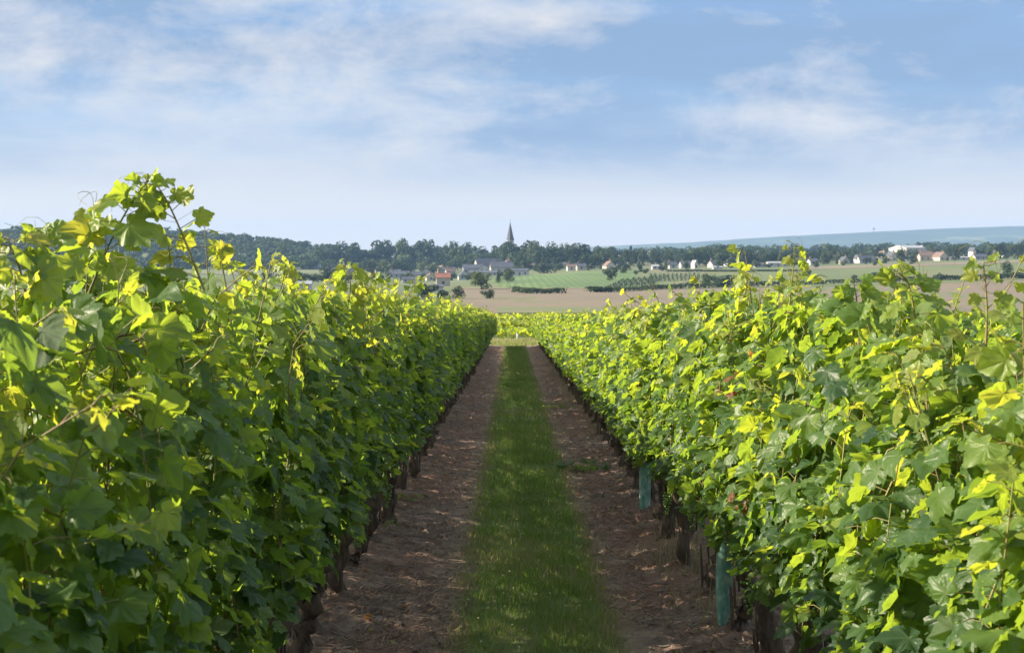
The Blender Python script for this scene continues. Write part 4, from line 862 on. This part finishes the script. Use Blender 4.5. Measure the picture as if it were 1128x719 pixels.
for a in [
    (488, 315, 15, 9, 5, 'stone', 'red', False, 'stone house with the only bright red roof, left of the white buildings', .08, 1),
    (482, 321, 12, 5, 2, 'white', 'slate', False, 'low white annexe just below the red roofed house', .05, 0),
    (511, 308, 12, 4, 6, 'white', 'slate', True, 'white gabled house right of the red roof, gable facing the valley', .15, 0),
    (533, 304, 32, 3.5, 2.2, 'white', 'slate', False, 'longest white low building below the dark village roofs', -.05, 1),
    (573, 303.5, 18, 5, 2.5, 'white', 'slate', False, 'shorter white building right of the longest one', -.1, 1),
    (552, 300, 24, 5.5, 6, 'stone', 'slate', False, 'large slate roofed house below the church with pale chimneys', .1, 2),
    (521, 300.5, 22, 5, 4, 'grey', 'slate', False, 'grey house with slate roof behind the white gabled one', .1, 1),
    (560, 297, 12, 6, 5, 'stone', 'brown', True, 'stone gable house directly under the steeple', .2, 1),
    (611, 296.5, 24, 4, 3, 'stone', 'slate', False, 'long low stone house at the top of the green slope', -.05, 0),
    (583, 296, 14, 4, 3, 'grey', 'brown', False, 'brown roofed house half hidden at right of the church hill', .1, 1),
    (629, 298, 9, 4, 3, 'white', 'brown', False, 'small white house with reddish brown roof above the slope', .1, 1),
    (671, 297, 11, 4, 5, 'cream', 'brown', True, 'cream gabled house above the round bush', .25, 1),
    (682, 292, 8, 5, 6, 'white', 'slate', True, 'white steep gable house, left of a pair', .35, 0),
    (693, 290, 9, 4, 5, 'white', 'slate', False, 'white house with grey roof, right of the steep gable', .5, 1),
    (715, 288, 8, 5, 6, 'white', 'slate', True, 'white steep gabled house beside a dark slate roof', .35, 1),
    (724, 286, 15, 4, 4, 'grey', 'slate', False, 'wide dark slate roofed house right of the steep white gable', .1, 1),
    (724, 297, 12, 3.5, 1.5, 'white', 'pale', False, 'low white flat looking shed above the orchard', 0, 0),
    (755, 295, 12, 4, 3, 'white', 'slate', False, 'white long house front left of the bright narrow gable', .1, 1),
    (765, 296, 4, 5, 4, 'white', 'pale', True, 'bright narrow white gable at the edge of the pasture', .2, 0),
    (757, 289, 8, 4, 4, 'white', 'slate', True, 'white gabled house above the long house front', .3, 1),
    (775, 288, 7, 5, 4, 'white', 'slate', True, 'white gabled house in front of the tall clump', .3, 1),
    (786, 295, 9, 4, 4, 'grey', 'slate', False, 'grey house with sunlit left gable under the clump', .4, 1),
    (790, 296.5, 10, 2, 1, 'white', 'pale', False, 'low pale shed by the pasture under the clump', 0, 0),
    (834, 289, 4, 8, 5, 'white', 'slate', True, 'slim white house end seen between far village trees', .2, 0),
    (818, 293, 8, 4, 4, 'stone', 'slate', False, 'stone house with slate roof at left of the far village', .2, 1),
    (856, 294, 22, 4, 1.5, 'white', 'pale', False, 'long white hall left of the tallest right row shoot', 0, 0),
    (836, 294.5, 10, 3, 1.5, 'grey', 'slate', False, 'low grey shed at left end of the long white hall', 0, 0),
    (884, 292, 8, 4, 3, 'white', 'slate', False, 'white house just right of the tallest right row shoot', .2, 1),
    (918, 285, 9, 4, 3, 'cream', 'brown', False, 'cream house with brown roof among far trees', .2, 1),
    (944, 290, 4, 5, 4, 'white', 'slate', True, 'white house end at left of a grey hipped roof', .1, 0),
    (953, 290, 16, 3.5, 5, 'grey', 'slate', False, 'grey roofed house attached to a white end, far right', .1, 1),
    (972, 287, 7, 6, 4, 'white', 'brown', True, 'white gabled house left of the big pale hall', .3, 1),
    (982, 287.5, 8, 5, 5, 'cream', 'slate', True, 'cream gable beside the big pale hall', .4, 1),
    (1022, 287, 24, 5, 5, 'cream', 'brown', False, 'broad sunlit cream house with several chimneys in front of the halls', .1, 2),
    (1036, 287, 12, 4, 5, 'cream', 'brown', True, 'cream gable at right end of the broad sunlit house', .3, 1),
    (1056, 286.5, 24, 2.5, 1, 'white', 'pale', False, 'long low whitish shed right of the sunlit cream house', 0, 0),
    (1071, 286, 4, 9, 4, 'white', 'slate', True, 'narrow white tall house end at the far right', .2, 0),
    (1078, 286, 12, 3, 3, 'grey', 'slate', False, 'dark slate house beside the narrow white end', .1, 1),
    (1095, 284, 5, 5, 3, 'white', 'slate', True, 'small white house right of the dark slate one', .2, 0),
    (1090, 279, 7, 5, 4, 'white', 'slate', True, 'white gable high among trees at far right', .3, 1),
    (365, 304, 14, 6, 3, 'white', 'slate', False, 'pale house seen just over the yellow shoots of the left row', .1, 1),
    (346, 297, 14, 3, 3, 'grey', 'pale', False, 'pale roofed barn at the foot of the wooded hill', .1, 0),
    (333, 318, 20, 5, 3, 'white', 'pale', False, 'white roofed buildings left of a paler roof, over the left row', .1, 1),
    (354, 327, 14, 4, 4, 'white', 'pale', False, 'nearest pale roofed house over the left row', .1, 0),
    (278, 324, 12, 5, 3, 'grey', 'slate', False, 'grey house peeping out at far left over the vines', .1, 1),
    (427, 297, 12, 4, 4, 'stone', 'slate', False, 'stone house with pale gable on the left ridge', .2, 1),
    (440, 306, 22, 4, 3, 'grey', 'slate', False, 'long dark roofed house below the pale green trees', .05, 1),
    (462, 307, 18, 4, 3.5, 'stone', 'slate', False, 'dark roofed stone house left of the red roof', .1, 1),
    (412, 310, 12, 4, 3.5, 'white', 'slate', False, 'pale walled house with dark roof left of the trees', .1, 1),
    (474, 309, 10, 4, 3.5, 'cream', 'brown', True, 'cream gable end close left of the red roof', .2, 1),
    (450, 312, 14, 4, 3, 'white', 'slate', False, 'white cottage with slate roof nearest over the left row', .1, 1),
    (496, 303, 10, 4, 4, 'stone', 'brown', False, 'brown roofed stone house above the red roof', .2, 1),
    (598, 297, 9, 4, 3, 'white', 'slate', False, 'white house at the edge of the slope, left of the long low stone house', .1, 1),
    (640, 297.5, 10, 4, 3, 'stone', 'slate', False, 'stone house between the reddish roof and the cream gable', .1, 1),
    (740, 296, 9, 4, 3.5, 'white', 'slate', False, 'white house with slate roof right of the flat looking shed', .2, 1),
    (803, 293, 8, 4, 3.5, 'white', 'brown', True, 'white gable with brown roof at the right end of the clump', .3, 1),
    (895, 292, 9, 4, 3, 'white', 'slate', False, 'white house left of the pale yellowish tree', .15, 1),
    (930, 291, 8, 4, 4, 'stone', 'slate', True, 'stone gable left of the grey roofed far house', .25, 1),
    (1108, 283, 9, 4, 3.5, 'white', 'slate', False, 'white house with slate roof nearest the far right edge', .15, 1),
    (388, 301, 12, 4, 3.5, 'stone', 'slate', False, 'stone house among trees right of the pale house', .1, 1),
]: house(*a)
hr = random.Random(4)
for i in range(9):
    house(398 + i * 17 + hr.uniform(-5, 5), hr.uniform(299.5, 304), hr.uniform(8, 13), hr.uniform(3, 4.5), hr.uniform(2.5, 4), hr.choice(['stone', 'grey', 'white', 'cream']), hr.choice(['slate', 'slate', 'brown']), hr.random() < .4, 'small muted house half hidden among the trees left of the steeple', hr.uniform(-.2, .4), 1, None, 'house', 'small houses among the trees left of the steeple')
for i in range(13):
    px = 770 + i * 27 + hr.uniform(-8, 8)
    house(px, np.interp(px, [760, 900, 1128], [291, 287.5, 281]), hr.uniform(5, 9), hr.uniform(3, 4.5), hr.uniform(2, 3.5), hr.choice(['stone', 'grey', 'white', 'cream']), hr.choice(['slate', 'slate', 'brown']), hr.random() < .5, 'small muted house deep among the far village trees on the right', hr.uniform(-.2, .4), 1, None, 'house', 'small houses deep among the far village trees')
# big halls at the far right
house(999, 286.5, 23, 13, 3, 'white', 'pale', False, 'big pale industrial hall, tallest block at far right', .25, 0, 26, 'hall', 'halls at the far right')
house(1010, 285, 12, 9, 5, 'white', 'pale', True, 'white gabled hall attached in front of the tallest pale block', .25, 0, 18, 'hall', 'halls at the far right')
house(1028, 277, 28, 5, 3, 'grey', 'pale', False, 'long grey roofed hall behind the cream houses', .05, 0, 26, 'hall', 'halls at the far right')
house(1006, 276, 12, 5, 3, 'white', 'pale', True, 'white topped hall behind the tallest pale block', .1, 0, 20, 'hall', 'halls at the far right')
# apartment block far behind
house(751, 279.5, 11, 6, 1, 'white', 'pale', False, 'white apartment block far off below the blue hill', .1, 0, 14, 'apartment_block', 'far apartment blocks')
house(742, 279.5, 5, 4, 1, 'white', 'pale', False, 'smaller white block left of the apartment block', .1, 0, 14, 'apartment_block', 'far apartment blocks')

# --- church with its stone spire
Yc = 1150.; Xc = (562 - CX) / F * Yc; zc = gz(Xc, Yc); root = empty('church', (Xc, Yc, zc), .3); tag(root, 'village church with tall pointed slate spire rising above the trees', 'church')
px_ = Yc / F; zt = EYE - (270 - HOR) * px_ - zc; zs = EYE - (264.3 - HOR) * px_ - zc; za = EYE - (244.5 - HOR) * px_ - zc
def rings(rs, zs_, n, ph=0.):
    th = np.linspace(0, 2 * np.pi, n, endpoint=False) + ph; V = np.concatenate([np.stack([r * np.cos(th), r * np.sin(th), np.full(n, z)], -1) for r, z in zip(rs, zs_)])
    T = []
    for i in range(len(rs) - 1):
        for j in range(n): k = (j + 1) % n; T += [(i * n + j, i * n + k, (i + 1) * n + k), (i * n + j, (i + 1) * n + k, (i + 1) * n + j)]
    return V, np.array(T)
link_mesh('tower', npmesh('tower', *rings([3.3, 3.2, 3.2, .05], [-1, zt - 4, zt, zt + .05], 4, math.pi / 4), WALL['stone'], smooth=False), root)
bf = link_mesh('belfry', npmesh('belfry', *rings([2.8, 2.8, 3.1, 3.1, .1], [zt, zs - .7, zs - .5, zs, zs + .03], 8, math.pi / 8), WALL['white'], smooth=False), root)
for i in range(8):
    a = i * math.pi / 4; c_, s_ = math.cos(a), math.sin(a); V, T = box(2.60, 0, (zt + zs) / 2 - .2, .1, .9, (zs - zt) * .62); V = np.stack([V[:, 0] * c_ - V[:, 1] * s_, V[:, 0] * s_ + V[:, 1] * c_, V[:, 2]], -1)
    link_mesh('belfry_opening', npmesh('belfry_opening', V, T, M['pane'], smooth=False), bf)
link_mesh('spire', npmesh('spire', *rings([3.35, 2.65, 1.6, .06], [zs + .02, zs + (za - zs) * .16, zs + (za - zs) * .5, za], 8, math.pi / 8), ROOF['slate'], smooth=False), root)
link_mesh('cross', npmesh('cross', *merge([box(0, 0, za + .9, .14, .14, 2.2), box(0, 0, za + 1.3, .9, .14, .14)]), ROOF['slate'], smooth=False), root)
hN = zt - 11; V = [(-16 + q * 13, p_[0], p_[1]) for q in (-1, 1) for p_ in [(-5, -1), (5, -1), (5, hN - 5), (0, hN), (-5, hN - 5)]]
T = [(0, 1, 2), (0, 2, 4), (4, 2, 3), (5, 7, 6), (5, 9, 7), (9, 8, 7)]; 
for i in range(5): j = (i + 1) % 5; T += [(i, 5 + i, 5 + j), (i, 5 + j, j)]
link_mesh('nave', npmesh('nave', V, T, WALL['stone'], smooth=False), root)
V = [(-16 + q * 13.3, y_, z_) for q in (-1, 1) for y_, z_ in [(0, hN + .1), (5.5, hN - 5.5), (5.5, hN - 5.2), (0, hN + .4), (-5.5, hN - 5.2), (-5.5, hN - 5.5)]]
T = [];
for i in range(6): j = (i + 1) % 6; T += [(i, 6 + i, 6 + j), (i, 6 + j, j)]
link_mesh('nave_roof', npmesh('nave_roof', V, T, ROOF['slate'], smooth=False), root)
# --- water tower on the blue hill
Yw = 6480.; Xw = (962 - CX) / F * Yw; zw = EYE - (255.5 - HOR) / F * Yw; root = empty('water_tower', (Xw, Yw, zw - 6)); tag(root, 'tiny water tower on the crest of the blue hill', 'water tower')
link_mesh('shaft', npmesh('shaft', *rings([4, 3.2, 3.4, .1], [0, 10, 17, 17.1], 12), WALL['grey']), root); link_mesh('tank', npmesh('tank', *rings([3.4, 8, 8, 1, .1], [17, 20, 24, 25.5, 25.6], 16), WALL['grey']), root)
